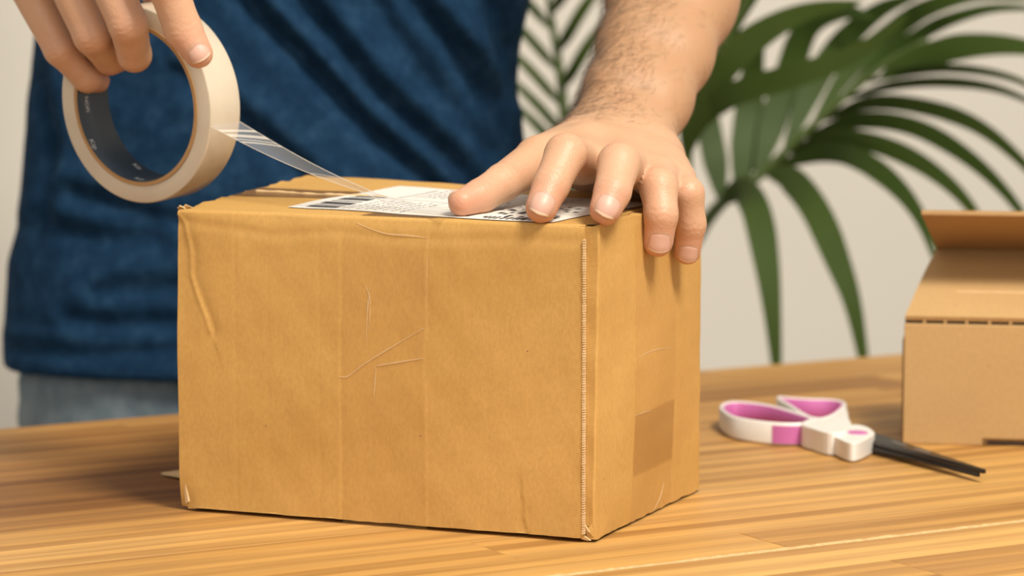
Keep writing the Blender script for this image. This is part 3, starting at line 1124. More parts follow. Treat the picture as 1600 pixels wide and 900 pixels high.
b = 0.0007
wind = rev([(RCORE, 0.0002), (ROUT - b, 0.0), (ROUT - 0.2 * b, 0.3 * b), (ROUT, b), (ROUT, RWID - b), (ROUT - 0.2 * b, RWID - 0.3 * b), (ROUT - b, RWID), (RCORE, RWID - 0.0002), (RCORE, 0.0002)], 160, 'tape_winding', M['tape'], roll)
core = rev([(RIN + 0.0002, -0.0004), (RCORE - 0.0001, -0.0004), (RCORE - 0.0001, RWID + 0.0004), (RIN + 0.0002, RWID + 0.0004), (RIN + 0.0002, -0.0004)], 140, 'cardboard_core', M['core_card'], roll, smooth=False)
liner = rev([(RIN, -0.0002), (RIN + 0.00015, -0.0002), (RIN + 0.00015, RWID + 0.0002), (RIN, RWID + 0.0002), (RIN, -0.0002)], 140, 'blue_core_liner', M['core_liner'], roll)


def core_text(body, a_mid, d_mid, size, flip=1):
    """white lettering printed on the inside of the core"""
    cu = bpy.data.curves.new('print', 'FONT')
    cu.body = body
    cu.size = size
    cu.align_x = 'CENTER'
    to = bpy.data.objects.new('print', cu)
    COL.objects.link(to)
    dg = bpy.context.evaluated_depsgraph_get()
    dg.update()
    me = bpy.data.meshes.new_from_object(to.evaluated_get(dg))
    bpy.data.objects.remove(to)
    V = []
    for v in me.vertices:
        V.append(RP(RIN - 0.0002, a_mid + flip * v.co.x / RIN, d_mid + flip * v.co.y))
    F = [tuple(p.vertices) for p in me.polygons]
    o_ = obj('core_print', V, F, M['core_print'], liner, smooth=False)
    return o_


def roll_angle(px, py):
    p = plane_pt(px, py, RF + rb_ * 0.006, rb_) - RF
    return math.atan2(p @ e2, p @ e1)


core_text('Kip', roll_angle(222, 280), 0.0030, 0.0048)
core_text('NOPI', roll_angle(128, 163), 0.0050, 0.0034)
core_text('Kip', roll_angle(145, 232), 0.0008, 0.0044)
core_text('Kip', roll_angle(196, 247), 0.0165, 0.0040)

# loose strip: peels off at the right of the roll, twists down to the label under the thumb
fr_e = plane_pt(334, 200, RF, rb_)
q = fr_e - RF
ang_p = math.atan2(q @ e2, q @ e1)
s_front, s_back = RP(ROUT + 0.0002, ang_p, 0.0004), RP(ROUT + 0.0002, ang_p, RWID - 0.0004)
zt = T + BH + 0.0020
e_mid = G(672, 331, zt)
e_dir = bv_
end_c = [G(655, 327, zt + 0.0006), G(712, 334, zt)]
m0 = (s_front + s_back) / 2
steps = 60
cen, wid = [], []
w_a, w_b = nrm(s_back - s_front), nrm(bv_ * 0.9 + bu * 0.1)
for i in range(steps):
    t = i / (steps - 1)
    c = m0 * (1 - t) + end_c[0] * t
    c = c + np.array([0, 0, -0.0035]) * math.sin(math.pi * t)
    cen.append(c)
    w_c = nrm(bv_ * 0.9 + np.array([0, 0, -0.13]))
    k = min(1.0, t / 0.75)
    k2 = max(0.0, (t - 0.75) / 0.25)
    wid.append(nrm((w_a * (1 - k) + w_c * k) * (1 - k2) + w_b * k2))
for t in np.linspace(0.1, 1, 12):
    cen.append(end_c[0] * (1 - t) + end_c[1] * t)
    wid.append(w_b)
cen, wid = np.array(cen), np.array(wid)
hw = RWID / 2 - 0.0005
cr = np.linspace(-1, 1, 9)
tn_ = np.gradient(cen, axis=0)
nn_ = np.cross(tn_, wid)
nn_ /= np.linalg.norm(nn_, axis=1)[:, None]
fade = np.clip(1 - np.abs(np.linspace(0, 1, len(cen)) * 2 - 0.9), 0, 1)
A = cen[:, None] + wid[:, None] * (cr[None, :, None] * hw) + nn_[:, None] * (0.0006 * fade[:, None, None] * (1 - cr[None, :, None] ** 2))
strip = MB().grid(A).build('loose_tape_strip', M['film'], roll, smooth=True)
mb = MB()
for (t0, t1, skew) in ((0.030, 0.050, 0.05), (0.070, 0.100, 0.07), (0.118, 0.128, 0.08), (0.145, 0.160, 0.08), (0.50, 0.508, 0.09), (0.74, 0.748, 0.09)):
    for j in range(8):
        V = []
        for tt, jj in ((t0, j), (t1, j), (t1, j + 1), (t0, j + 1)):
            x_ = tt + skew * (jj / 8.0)
            i_ = min(x_, 0.999) * (steps - 1)
            i0 = int(i_)
            f_ = i_ - i0
            p = A[i0, jj] * (1 - f_) + A[i0 + 1, jj] * f_
            V.append(p - camdir * 0.0002)
        mb.add(V, [(0, 1, 2, 3)])
for jj in (0, 8):
    mb.tube(A[:, jj], 0.00016, 5)
mb.build('strip_adhesive_streak', M['film_streak'], strip)


# ------------------------------------------------------------------ implicit surfaces for the figure
def cone_d(p, a, b, ra, rb):
    ab = b - a
    t = np.clip(((p - a) @ ab) / (ab @ ab + 1e-12), 0, 1)
    dx = p - a - t[:, None] * ab
    return np.sqrt(np.einsum('ij,ij->i', dx, dx)) - (ra + t * (rb - ra))


def smin(a, b, k):
    h = np.clip(0.5 + 0.5 * (b - a) / k, 0, 1)
    return b * (1 - h) + a * h - k * h * (1 - h)


class Group:
    def __init__(s, prims, k):
        s.pr, s.k = prims, k

    def __call__(s, p, c=None, rad=0.0):
        d = None
        for q in s.pr:
            if c is not None and cone_d(c[None], *q)[0] > rad + 0.03:
                continue
            e = cone_d(p, *q)
            d = e if d is None else smin(d, e, s.k)
        return np.full(len(p), 1.0) if d is None else d


def polygonize(fn, lo, hi, h, blk=24):
    """surface nets over the blocks that hold the surface"""
    lo = np.asarray(lo, float)
    n = np.ceil((np.asarray(hi) - lo) / h / blk).astype(int)
    S = n * blk + 2
    rad = h * blk * 0.5 * 1.7321
    off = np.array([[i, j, k] for i in (0, 1) for j in (0, 1) for k in (0, 1)])
    edges = [(0, 4), (1, 5), (2, 6), (3, 7), (0, 2), (1, 3), (4, 6), (5, 7), (0, 1), (2, 3), (4, 5), (6, 7)]
    ids, pos, quads = [], [], []
    ctr = np.stack(np.meshgrid(*[np.arange(k) for k in n], indexing='ij'), -1).reshape(-1, 3)
    cpos = lo + (ctr + 0.5) * blk * h
    dc = fn(cpos, None, 0)
    gi = np.stack(np.meshgrid(*[np.arange(blk + 1)] * 3, indexing='ij'), -1).reshape(-1, 3)
    for bi, c, d0 in zip(ctr, cpos, dc):
        if abs(d0) > rad * 1.25 + 0.004:
            continue
        base = bi * blk
        v = fn(lo + (gi + base) * h, c, rad).reshape((blk + 1,) * 3)
        ins = v < 0
        if ins.all() or not ins.any():
            continue
        cn = np.stack([ins[o[0]:o[0] + blk, o[1]:o[1] + blk, o[2]:o[2] + blk] for o in off], -1)
        act = cn.any(-1) & ~cn.all(-1)
        I = np.argwhere(act)
        vals = np.stack([v[I[:, 0] + o[0], I[:, 1] + o[1], I[:, 2] + o[2]] for o in off], -1)
        acc = np.zeros((len(I), 3))
        cnt = np.zeros(len(I))
        for a, b2 in edges:
            va, vb = vals[:, a], vals[:, b2]
            m_ = (va < 0) != (vb < 0)
            t = np.where(m_, va / np.where(m_, va - vb, 1), 0)
            acc += m_[:, None] * (off[a] + t[:, None] * (off[b2] - off[a]))
            cnt += m_
        gid = I + base
        ids.append((gid[:, 0] * S[1] + gid[:, 1]) * S[2] + gid[:, 2])
        pos.append(lo + (gid + acc / cnt[:, None]) * h)
        for ax in range(3):
            b1, b2 = [(1, 2), (2, 0), (0, 1)][ax]
            sl_a = [slice(0, blk)] * 3
            sl_b = [slice(0, blk)] * 3
            sl_b[ax] = slice(1, blk + 1)
            ia, ib = ins[tuple(sl_a)], ins[tuple(sl_b)]
            E = np.argwhere(ia != ib)
            if not len(E):
                continue
            flip = ia[tuple(E.T)]
            Eg = E + base
            q = []
            for u_, w2 in ((0, 0), (1, 0), (1, 1), (0, 1)):
                e_ = Eg.copy()
                e_[:, b1] -= u_
                e_[:, b2] -= w2
                q.append((e_[:, 0] * S[1] + e_[:, 1]) * S[2] + e_[:, 2])
            q = np.stack(q, -1)
            q[~flip] = q[~flip][:, ::-1]
            quads.append(q)
    ids = np.concatenate(ids)
    pos = np.concatenate(pos)
    quads = np.concatenate(quads)
    o_ = np.argsort(ids)
    ids, pos = ids[o_], pos[o_]
    f = np.searchsorted(ids, quads)
    f = np.clip(f, 0, len(ids) - 1)
    ok = (ids[f] == quads).all(1)
    return pos, f[ok]


def relax(V, F, it=2, lam=0.5):
    E = np.concatenate([F[:, [0, 1]], F[:, [1, 2]], F[:, [2, 3]], F[:, [3, 0]]])
    for _ in range(it):
        acc = np.zeros_like(V)
        cnt = np.zeros(len(V))
        for a, b in ((0, 1), (1, 0)):
            for k in range(3):
                acc[:, k] += np.bincount(E[:, a], V[E[:, b], k], len(V))
            cnt += np.bincount(E[:, a], minlength=len(V))
        V = V + lam * (acc / np.maximum(cnt, 1)[:, None] - V)
    return V


def normals(V, F):
    fn_ = np.cross(V[F[:, 2]] - V[F[:, 0]], V[F[:, 3]] - V[F[:, 1]])
    nv_ = np.zeros_like(V)
    for j in range(4):
        for k in range(3):
            nv_[:, k] += np.bincount(F[:, j], fn_[:, k], len(V))
    return nv_ / (np.linalg.norm(nv_, axis=1)[:, None] + 1e-15)


# ------------------------------------------------------------------ person
SKIN0 = np.array([0.56, 0.335, 0.20])
RED = np.array([0.60, 0.265, 0.185])
PALE = np.array([0.63, 0.435, 0.285])
sh_r = np.array([-0.345, 2.03, 1.385])     # shoulders
sh_l = np.array([0.035, 2.03, 1.385])
parts_V, parts_F, parts_T, parts_M = [], [], [], []


def add_part(V, F, tone, midx):
    n0 = sum(len(v) for v in parts_V)
    parts_V.append(V)
    parts_F.extend((np.asarray(F) + n0).tolist())
    parts_T.append(np.broadcast_to(tone, (len(V), 3)))
    parts_M.extend([midx] * len(F))


def J(*a):
    return P(a[0], a[1], a[2]), a[3]


def chain(js):
    return [(a[0], b[0], a[1], b[1]) for a, b in zip(js[:-1], js[1:])]


def nail(tip, dip, rt, dorsal, hwf=0.80, back=0.0045, fwd=0.0068, lift=0.0003):
    ax = nrm(tip - dip)
    dz = nrm(dorsal - ax * (dorsal @ ax))
    lt = np.cross(ax, dz)
    n1, n2 = 13, 13
    Gd = np.zeros((n1, n2, 3))
    for i in range(n1):
        ph = (i / (n1 - 1) - 0.5) * 2
        for j in range(n2):
            t = j / (n2 - 1)
            # rounded cuticle and rounded free edge
            s0 = -back + 0.0022 * ph ** 2
            s1 = fwd - 0.0020 * ph ** 2
            s = s0 * (1 - t) + s1 * t
            hgt = rt * math.sqrt(max(0.05, 1 - (max(s, 0) / (rt * 1.22)) ** 2))
            aa = ph * R(58)
            edge = 0.0006 * max(0, abs(ph) - 0.75) / 0.25
            cut = 0.0007 * max(0, 0.12 - t) / 0.12
            r2 = hgt + lift - edge - cut
            Gd[i, j] = tip + ax * s + dz * (r2 * math.cos(aa)) + lt * (r2 * math.sin(aa) * hwf / 0.848)
    mbn = MB().grid(Gd)
    lo_ = Gd - dz * 0.0008
    mbn.grid(np.stack([Gd[:, -1], lo_[:, -1]], 0))
    mi = []
    V = np.array(mbn.V)
    F = np.array(mbn.F)
    c = F.min(1)
    for f in F:
        j = int(min(f)) % n2
        mi.append(2 if (min(f) >= n1 * n2 or j >= n2 - 2) else 1)
    flipF = F
    # face outward
    f0 = F[len(F) // 4]
    nn = np.cross(V[f0[1]] - V[f0[0]], V[f0[2]] - V[f0[0]])
    if nn @ dz < 0:
        flipF = F[:, ::-1]
    n0 = sum(len(v) for v in parts_V)
    parts_V.append(V)
    parts_F.extend((flipF + n0).tolist())
    parts_T.append(np.broadcast_to(SKIN0, (len(V), 3)))
    parts_M.extend(mi)


def make_arm(fingers, palm, arm, kpalm, lo, hi, h, dorsal=None, tan0=1.57):
    """fingers: list of joint chains tip..MCP; palm, arm: primitives"""
    fg = [Group(chain(f), 0.0022) for f in fingers]
    pg_ = Group(palm + arm, kpalm)

    def fn(p, c, rad):
        base = pg_(p, c, rad)
        d = base
        for g in fg:
            e = g(p, c, rad)
            d = np.minimum(d, smin(base, e, 0.0055))
        return d
    V, F = polygonize(fn, lo, hi, h)
    V = relax(V, F, 4, 0.5)
    Nv = normals(V, F)
    tone = np.tile(SKIN0, (len(V), 1))
    disp = np.zeros(len(V))
    for fi, f in enumerate(fingers):
        tip, dip = f[0][0], f[1][0]
        dt = np.linalg.norm(V - tip, axis=1)
        k = np.clip(1 - dt / 0.017, 0, 1)[:, None]
        tone = tone * (1 - 0.75 * k) + RED * 0.75 * k
        for ji in (1, 2):
            if ji >= len(f) - 0:
                continue
            q, r_j = f[ji]
            ax = nrm(f[ji - 1][0] - f[min(ji + 1, len(f) - 1)][0])
            dd = nrm(dorsal - ax * (dorsal @ ax)) if dorsal is not None else None
            rel = V - q
            u_ = rel @ ax
            up_ = (Nv @ dd)
            near = np.exp(-(np.linalg.norm(rel, axis=1) / (r_j * 1.7)) ** 4)
            ds = np.clip(up_, 0, 1)
            for s_, a_ in ((-0.0046, 0.00045), (-0.0018, 0.00052), (0.0012, 0.00050), (0.0042, 0.00034)) if ji == 2 else ((-0.0012, 0.00032), (0.0016, 0.00026)):
                disp -= near * ds * a_ * np.exp(-((u_ - s_ - 0.0006 * np.sin(900 * (rel @ np.cross(ax, dd)))) / 0.0008) ** 2)
            kk = (near * ds * 0.24)[:, None]
            tone = tone * (1 - kk) + RED * kk
        # paler middle of the finger
        mid = (f[1][0] + f[2][0]) / 2
        k = (0.35 * np.exp(-(np.linalg.norm(V - mid, axis=1) / 0.011) ** 2))[:, None]
        tone = tone * (1 - k) + PALE * k
    # the forearm is more tanned than the fingers
    k = np.clip((V[:, 1] - tan0) / 0.045, 0, 1)[:, None]
    tone = tone * (1 - k) + tone * np.array([0.78, 0.755, 0.68]) * k
    V = relax(V + Nv * disp[:, None], F, 1, 0.35)
    return V, F, tone, Nv


# ---- the hand pressing on the carton
idx = [J(846, 324, 1.4400, .0074), J(861, 290, 1.4480, .0083), J(884, 241, 1.4620, .0096), J(908, 253, 1.5060, .0098)]
mid_ = [J(946, 327, 1.4310, .0074), J(957, 300, 1.4370, .0083), J(967, 256, 1.4520, .0097), J(976, 263, 1.4980, .0098)]
rin = [J(1028, 378, 1.4810, .0072), J(1033, 336, 1.4790, .0078), J(1029, 292, 1.4870, .0089), J(1028, 279, 1.5170, .0096)]
pin = [J(1074, 393, 1.5150, .0064), J(1080, 350, 1.5110, .0070), J(1074, 302, 1.5090, .0079), J(1055, 284, 1.5370, .0092)]
thb = [J(722, 317, 1.4700, .0066), J(751, 306, 1.4790, .0079), J(786, 285, 1.4920, .0089), J(842, 250, 1.5270, .0112), J(905, 222, 1.5780, .0120)]
wr = [P(925, 226, 1.600), P(955, 222, 1.602), P(985, 226, 1.602), P(1010, 236, 1.597)]
palm = []
for f, wq in zip((idx, mid_, rin, pin), wr):
    palm.append((f[3][0], wq, f[3][1], 0.0150))
palm += [(P(842, 252, 1.527), P(915, 230, 1.548), 0.0092, 0.0105), (P(915, 258, 1.54), P(1035, 280, 1.555), 0.011, 0.011), (P(900, 240, 1.585), P(1020, 255, 1.585), 0.014, 0.014)]


def arm_prims(cs):
    """cs: (px,py,Y,offset,r, tilt) -> two side by side cones"""
    out = []
    pts = [P(c[0], c[1], c[2]) for c in cs]
    for i in range(len(cs) - 1):
        ax = nrm(pts[i + 1] - pts[i])
        for sgn in (-1, 1):
            wd = nrm(np.cross(ax, [0, -1, 0.35]))
            out.append((pts[i] + wd * sgn * cs[i][3], pts[i + 1] + wd * sgn * cs[i + 1][3], cs[i][4], cs[i + 1][4]))
    return out


armL = arm_prims([(963, 228, 1.603, .0105, .0160), (998, 148, 1.638, .0090, .0172), (1024, 80, 1.668, .0090, .0196), (1049, 0, 1.702, .0105, .0226), (1100, -150, 1.765, .011, .0300), (1135, -262, 1.805, .008, .0320)])
elb = P(1135, -262, 1.805)
armL += [(elb, sh_l, .037, .047)]
DORS = np.array([-0.05, -0.75, 0.66])
VL, FL_, toneL, NL = make_arm([idx, mid_, rin, pin, thb], palm, armL, 0.011, (-0.06, 1.39, 0.95), (0.26, 2.12, 1.45), 0.0010, dorsal=DORS)
add_part(VL, FL_, toneL, 0)
for f, dv, bk, fw in ((idx, (-0.06, -0.99, 0.02), .0045, .0072), (mid_, (0.06, -0.99, 0.02), .0045, .0070), (rin, (0.10, -0.95, 0.10), .0068, .0036), (pin, (0.06, -0.95, 0.10), .0060, .0032)):
    nail(f[0][0], f[1][0], f[0][1], np.array(dv), back=bk, fwd=fw)
nail(thb[0][0], thb[1][0], thb[0][1], np.array([-0.15, 0.80, 0.55]), back=.006, fwd=.003)

# ---- the hand holding the tape roll
idx2 = [J(310, 84, 1.5310, .0071), J(286, 46, 1.5330, .0091), J(262, -20, 1.5300, .0094), J(196, -112, 1.5500, .0112)]
mid2 = [J(214, 84, 1.5900, .0074), J(210, 86, 1.5640, .0083), J(200, 38, 1.5480, .0094), J(142, -98, 1.5600, .0112)]
rin2 = [J(182, 92, 1.6080, .0072), J(172, 91, 1.5860, .0081), J(144, 56, 1.5660, .0092), J(84, -76, 1.5760, .0106)]
pin2 = [J(152, 126, 1.6090, .0064), J(136, 122, 1.5950, .0072), J(94, 78, 1.5860, .0080), J(30, -46, 1.5980, .0098)]
thb2 = [J(262, 8, 1.5960, .0078), J(243, -18, 1.6020, .0086), J(215, -52, 1.6080, .0094), J(160, -120, 1.6180, .0115), J(90, -240, 1.640, .013)]
wr2 = [P(62, -330, 1.632), P(30, -322, 1.640), P(0, -312, 1.646), P(-28, -300, 1.650)]
palm2 = []
for f, wq in zip((idx2, mid2, rin2, pin2), wr2):
    palm2.append((f[3][0], wq, f[3][1], 0.0150))
palm2 += [(P(150, -110, 1.60), P(180, -120, 1.575), .012, .012), (P(60, -120, 1.60), P(60, -260, 1.63), .016, .016)]
elbR = np.array([-0.42, 1.84, 1.155])
wR = P(16, -316, 1.642)


def arm_prims3(cs):
    out = []
    for i in range(len(cs) - 1):
        ax = nrm(cs[i + 1][0] - cs[i][0])
        wd = nrm(np.cross(ax, [0, -0.3, 1]))
        for sgn in (-1, 1):
            out.append((cs[i][0] + wd * sgn * cs[i][1], cs[i + 1][0] + wd * sgn * cs[i + 1][1], cs[i][2], cs[i + 1][2]))
    return out


armR = arm_prims3([(wR, .0105, .0170), (wR * 0.6 + elbR * 0.4, .0105, .024), (wR * 0.25 + elbR * 0.75, .011, .031), (elbR, .008, .032)])
armR += [(elbR, sh_r, .037, .047)]
VR, FR_, toneR, NR = make_arm([idx2, mid2, rin2, pin2, thb2], palm2, armR, 0.011, (-0.50, 1.50, 0.98), (-0.12, 2.12, 1.47), 0.0010, dorsal=np.array([-0.15, -0.95, 0.28]), tan0=1.62)
add_part(VR, FR_, toneR, 0)
nail(idx2[0][0], idx2[1][0], idx2[0][1], np.array([0.12, -0.97, 0.15]), back=.0052, fwd=.0050)
nail(thb2[0][0], thb2[1][0], thb2[0][1], np.array([0.3, 0.9, 0.3]))

# ---- torso, neck and head
tc_y = 2.03
prof_px = [(-330, 120, 820), (-250, 85, 850), (-100, 70, 848), (0, 62, 829), (70, 57, 812), (140, 48, 808), (200, 44, 817), (280, 38, 828), (350, 31, 834), (404, 16, 838), (480, 12, 842), (540, 9, 842), (600, 12, 842)]
pz, pc, pa = [], [], []
for py, l_, r_x in prof_px:
    a, b = P(l_, py, tc_y), P(r_x, py, tc_y)
    pz.append(a[2])
    pc.append((a[0] + b[0]) / 2)
    pa.append((b[0] - a[0]) / 2)
pz, pc, pa = map(np.array, (pz[::-1], pc[::-1], pa[::-1]))


def torso_d(p, grow):
    z = p[:, 2]
    cx = np.interp(z, pz, pc)
    a = np.interp(z, pz, pa) + grow
    bdep = np.interp(z, [0.83, 0.95, 1.08, 1.25, 1.4], [0.112, 0.106, 0.105, 0.115, 0.085]) + grow
    e = 2.5
    q = (np.abs((p[:, 0] - cx) / a) ** e + np.abs((p[:, 1] - tc_y) / bdep) ** e) ** (1 / e)
    return (q - 1) * np.minimum(a, bdep)


nk = np.array([-0.155, 2.04, 1.44])
hd = np.array([-0.150, 2.00, 1.60])


def body_fn(p, c, rad):
    d = torso_d(p, -0.012)
    d = np.maximum(d, 0.93 - p[:, 2])
    d = np.maximum(d, p[:, 2] - 1.40)
    sh = cone_d(p, sh_r, sh_l, 0.050, 0.050)
    d = smin(d, sh, 0.05)
    d = smin(d, cone_d(p, nk - [0, 0, .06], nk + [0, -.01, 0.07], 0.062, 0.054), 0.03)
    for a in ((sh_r, elbR), (sh_l, elb)):
        d = smin(d, cone_d(p, a[0], a[0] * 0.45 + a[1] * 0.55, 0.045, 0.0385), 0.02)
    q = (p - hd) / np.array([0.075, 0.095, 0.115])
    d = smin(d, (np.sqrt((q ** 2).sum(1)) - 1) * 0.075, 0.015)
    d = smin(d, cone_d(p, hd + [0, -.035, -.075], hd + [0, -.06, -.095], 0.045, 0.026), 0.03)     # jaw and chin
    d = smin(d, cone_d(p, hd + [0, -.09, 0.02], hd + [0, -.108, -.022], 0.008, 0.014), 0.008)      # nose
    d = smin(d, cone_d(p, hd + [-.018, -.086, -.062], hd + [.018, -.086, -.062], 0.0075, 0.0075), 0.006)
    for s_ in (-1, 1):
        d = smin(d, cone_d(p, hd + [s_ * .074, .008, -.02], hd + [s_ * .084, .018, .022], 0.008, 0.012), 0.006)
        d = -smin(-d, cone_d(p, hd + [s_ * .030, -.100, .010], hd + [s_ * .036, -.098, .010], 0.012, 0.012), 0.008)
        d = smin(d, cone_d(p, hd + [s_ * .031, -.080, .008], hd + [s_ * .032, -.080, .008], 0.0115, 0.0115), 0.002)
    return d


VB, FB = polygonize(body_fn, (-0.46, 1.83, 0.92), (0.16, 2.20, 1.74), 0.005)
VB = relax(VB, FB, 1, 0.4)
add_part(VB, FB, SKIN0, 0)

pv = np.concatenate(parts_V)
person_org = np.array([-0.155, 2.05, 0.0])
pm = bpy.data.meshes.new('person')
pm.from_pydata((pv - person_org).tolist(), [], parts_F)
for m_ in (M['skin'], M['nail'], M['nail_tip']):
    pm.materials.append(m_)
pm.polygons.foreach_set('material_index', np.array(parts_M, np.int32))
pm.polygons.foreach_set('use_smooth', [True] * len(pm.polygons))
at = pm.color_attributes.new('tone', 'FLOAT_COLOR', 'POINT')
tt = np.concatenate(parts_T)
at.data.foreach_set('color', np.column_stack([tt, np.ones(len(tt))]).astype(np.float32).ravel())
pm.update()
person = bpy.data.objects.new('person', pm)
COL.objects.link(person)
person.location = tuple(person_org)
tag(person, 'person in a navy t-shirt and jeans pressing the box with one hand and pulling tape', 'person')


# ---- clothes
def jeans_fn(p, c, rad):
    hz = np.clip((p[:, 2] - 0.62) / 0.3, 0, 1)
    cx = -0.157
    a = 0.128 + 0.026 * np.clip((p[:, 2] - 0.74) / 0.12, 0, 1)
    q = (np.abs((p[:, 0] - cx) / a) ** 2.5 + np.abs((p[:, 1] - tc_y - 0.005) / 0.105) ** 2.5) ** 0.4
    d = (q - 1) * 0.105
    d = np.maximum(d, p[:, 2] - 0.885)
    d = np.maximum(d, 0.72 - p[:, 2])
    for s_ in (-1, 1):
        hipp = np.array([cx + s_ * 0.075, tc_y, 0.80])
        kn = np.array([cx + s_ * 0.090, tc_y - 0.01, 0.47])
        fo = np.array([cx + s_ * 0.100, tc_y + 0.015, 0.09])
        d = smin(d, smin(cone_d(p, hipp, kn, 0.078, 0.062), cone_d(p, kn, fo, 0.062, 0.054), 0.02), 0.03)
    return np.maximum(d, 0.06 - p[:, 2])


VJ, FJ = polygonize(jeans_fn, (-0.36, 1.88, 0.05), (0.05, 2.18, 0.99), 0.006)
VJ = relax(VJ, FJ, 1, 0.4)
NJ = normals(VJ, FJ)
VJ = VJ + NJ * (0.003 * smooth_noise(VJ[:, 0] * 40, VJ[:, 2] * 55, 71, 3))[:, None]
obj('jeans', VJ, FJ, M['jeans'], person)
for s_ in (-1, 1):
    c = np.array([-0.157 + s_ * 0.100, tc_y - 0.03, 0.0])
    V, F = polygonize(lambda p, cc_, rad: np.maximum(smin(cone_d(p, c + [0, .075, .045], c + [0, -.02, .05], .042, .046), cone_d(p, c + [0, -.02, .04], c + [0, -.13, .028], .044, .034), .03), 0.001 - p[:, 2]), c - [.08, .25, .01], c + [.08, .16, .13], 0.005)
    obj('shoe', V, F, M['shoe'], person)

HEM = P(8, 566, tc_y)[2]


def shirt_fn(p, c, rad):
    d = torso_d(p, 0.0)
    d = np.maximum(d, p[:, 2] - 1.41)
    d = smin(d, cone_d(p, sh_r + [.03, 0, 0], sh_l - [.03, 0, 0], 0.066, 0.066), 0.05)
    for a, b in ((sh_r, elbR), (sh_l, elb)):
        e = cone_d(p, a, a * 0.30 + b * 0.70, 0.064, 0.060)
        ax = nrm(b - a)
        e = np.maximum(e, (p - (a * 0.45 + b * 0.55)) @ ax)
        d = smin(d, e, 0.035)
    d = np.maximum(d, -(d + 0.010))
    d = np.maximum(d, HEM - p[:, 2] + 0.004 * np.sin((p[:, 0] + 0.33) * 17) * 0.4)
    d = np.maximum(d, 0.075 - np.sqrt(((p - (nk + [0, -.01, .02])) ** 2).sum(1)))
    return d


VS, FS = polygonize(shirt_fn, (-0.48, 1.84, 0.82), (0.18, 2.20, 1.47), 0.0034)
VS = relax(VS, FS, 2, 0.5)
NS = normals(VS, FS)
fx, fy = proj(VS)
fold = np.zeros(len(VS))


def fold_line(pl, sig, amp, ridge=0.0, shift=26):
    """valley along a line drawn on the cloth, with a soft ridge beside it"""
    d, s = seg_dist(fx, fy, np.asarray(pl, float))
    v = -amp * np.exp(-(d / sig) ** 2)
    sd = d * s
    v = v + ridge * np.exp(-((sd + shift) / (sig * 1.1)) ** 2) * (d < 90)
    return v


front = np.clip(-NS[:, 1] * 1.6, 0, 1)
for pl, sg, am, rg in (
        (((330, -80), (402, 21), (462, 80), (525, 150), (581, 206), (665, 276), (720, 330)), 19, .0085, .0050),
        (((430, -70), (486, 17), (532, 70), (577, 130), (640, 190), (720, 262), (770, 330)), 20, .0075, .0050),
        (((600, -90), (658, 10), (717, 80), (752, 133), (787, 182), (815, 250)), 18, .0075, .0055),
        (((755, -60), (775, 10), (788, 70), (800, 150)), 14, .0080, .0040),
        (((300, 120), (380, 190), (450, 250), (540, 330)), 22, .0045, .0030),
        (((560, -60), (610, 40), (660, 110), (720, 190), (760, 240)), 20, .0035, .0025),
        (((110, 498), (180, 506), (270, 508), (380, 500)), 18, .0030, .0016),
        (((150, 462), (200, 452), (260, 448), (340, 452)), 16, .0020, .0010),
        (((60, 350), (150, 372), (240, 372)), 22, .0030, .002),
        (((15, 545), (130, 556), (270, 548), (400, 540)), 9, .0020, .0010),
        (((60, 120), (80, 220), (70, 330)), 16, .0040, .002),
        (((110, 300), (200, 330), (300, 352)), 18, .0035, .002)):
    fold += fold_line(pl, sg * 0.95, am * 1.55, rg * 1.5)
fold += 0.0016 * smooth_noise(fx * 0.028, fy * 0.028, 90, 3)
VS = VS + NS * (fold * front)[:, None]
VS = relax(VS, FS, 1, 0.4)
obj('t_shirt', VS, FS, M['shirt'], person)
V, F = polygonize(lambda p, c, rad: np.maximum(np.maximum((np.sqrt((((p - hd - [0, .012, .018]) / np.array([.084, .104, .118])) ** 2).sum(1)) - 1) * .084, -(p[:, 2] - hd[2] + 0.05 + (p[:, 1] - hd[1]) * 0.2)), -((p[:, 1] - hd[1]) + 0.062 + np.clip(p[:, 2] - hd[2] - 0.06, 0, 1) * 1.0)), hd - [.1, .13, .1], hd + [.1, .14, .16], 0.005)
obj('head_hair', V, F, M['hair'], person)

# ---- dark hair on the forearm that shows
rh = np.random.RandomState(12)
hx, hy = proj(VL)
facing = (NL @ nrm([0.0, -1.0, 0.3]))
cand = np.where((hy < 225) & (hy > -60) & (VL[:, 1] > 1.570) & (VL[:, 1] < 1.76) & (facing > -0.25))[0]
wgt = np.clip(0.35 + 0.9 * (1010 + (120 - hy[cand]) * 0.35 - hx[cand]) / 90.0, 0.05, 1.0) * np.clip((235 - hy[cand]) / 50, 0.1, 1)
cand = cand[rh.rand(len(cand)) < wgt]
cand = rh.choice(cand, min(2600, len(cand)), replace=False)
ax_arm = nrm(P(966, 214, 1.603) - elb)
hm = MB()
for i in cand:
    p, n_ = VL[i], NL[i]
    side = np.cross(n_, ax_arm)
    g = nrm(ax_arm * rh.uniform(0.4, 1.0) + side * rh.uniform(-0.9, 0.3) + n_ * rh.uniform(0.12, 0.35))
    ln = rh.uniform(0.005, 0.012)
    c1 = nrm(np.cross(g, n_)) * 0.00005
    pts = [p, p + g * ln * 0.5 + n_ * 0.0004, p + g * ln - n_ * ln * 0.04]
    hm.tube(np.array(pts), [0.00005, 0.00004, 0.000015], 3, cap=False)
h_o = hm.build('forearm_hair', M['hair'], person)
tag(h_o, kind='stuff')

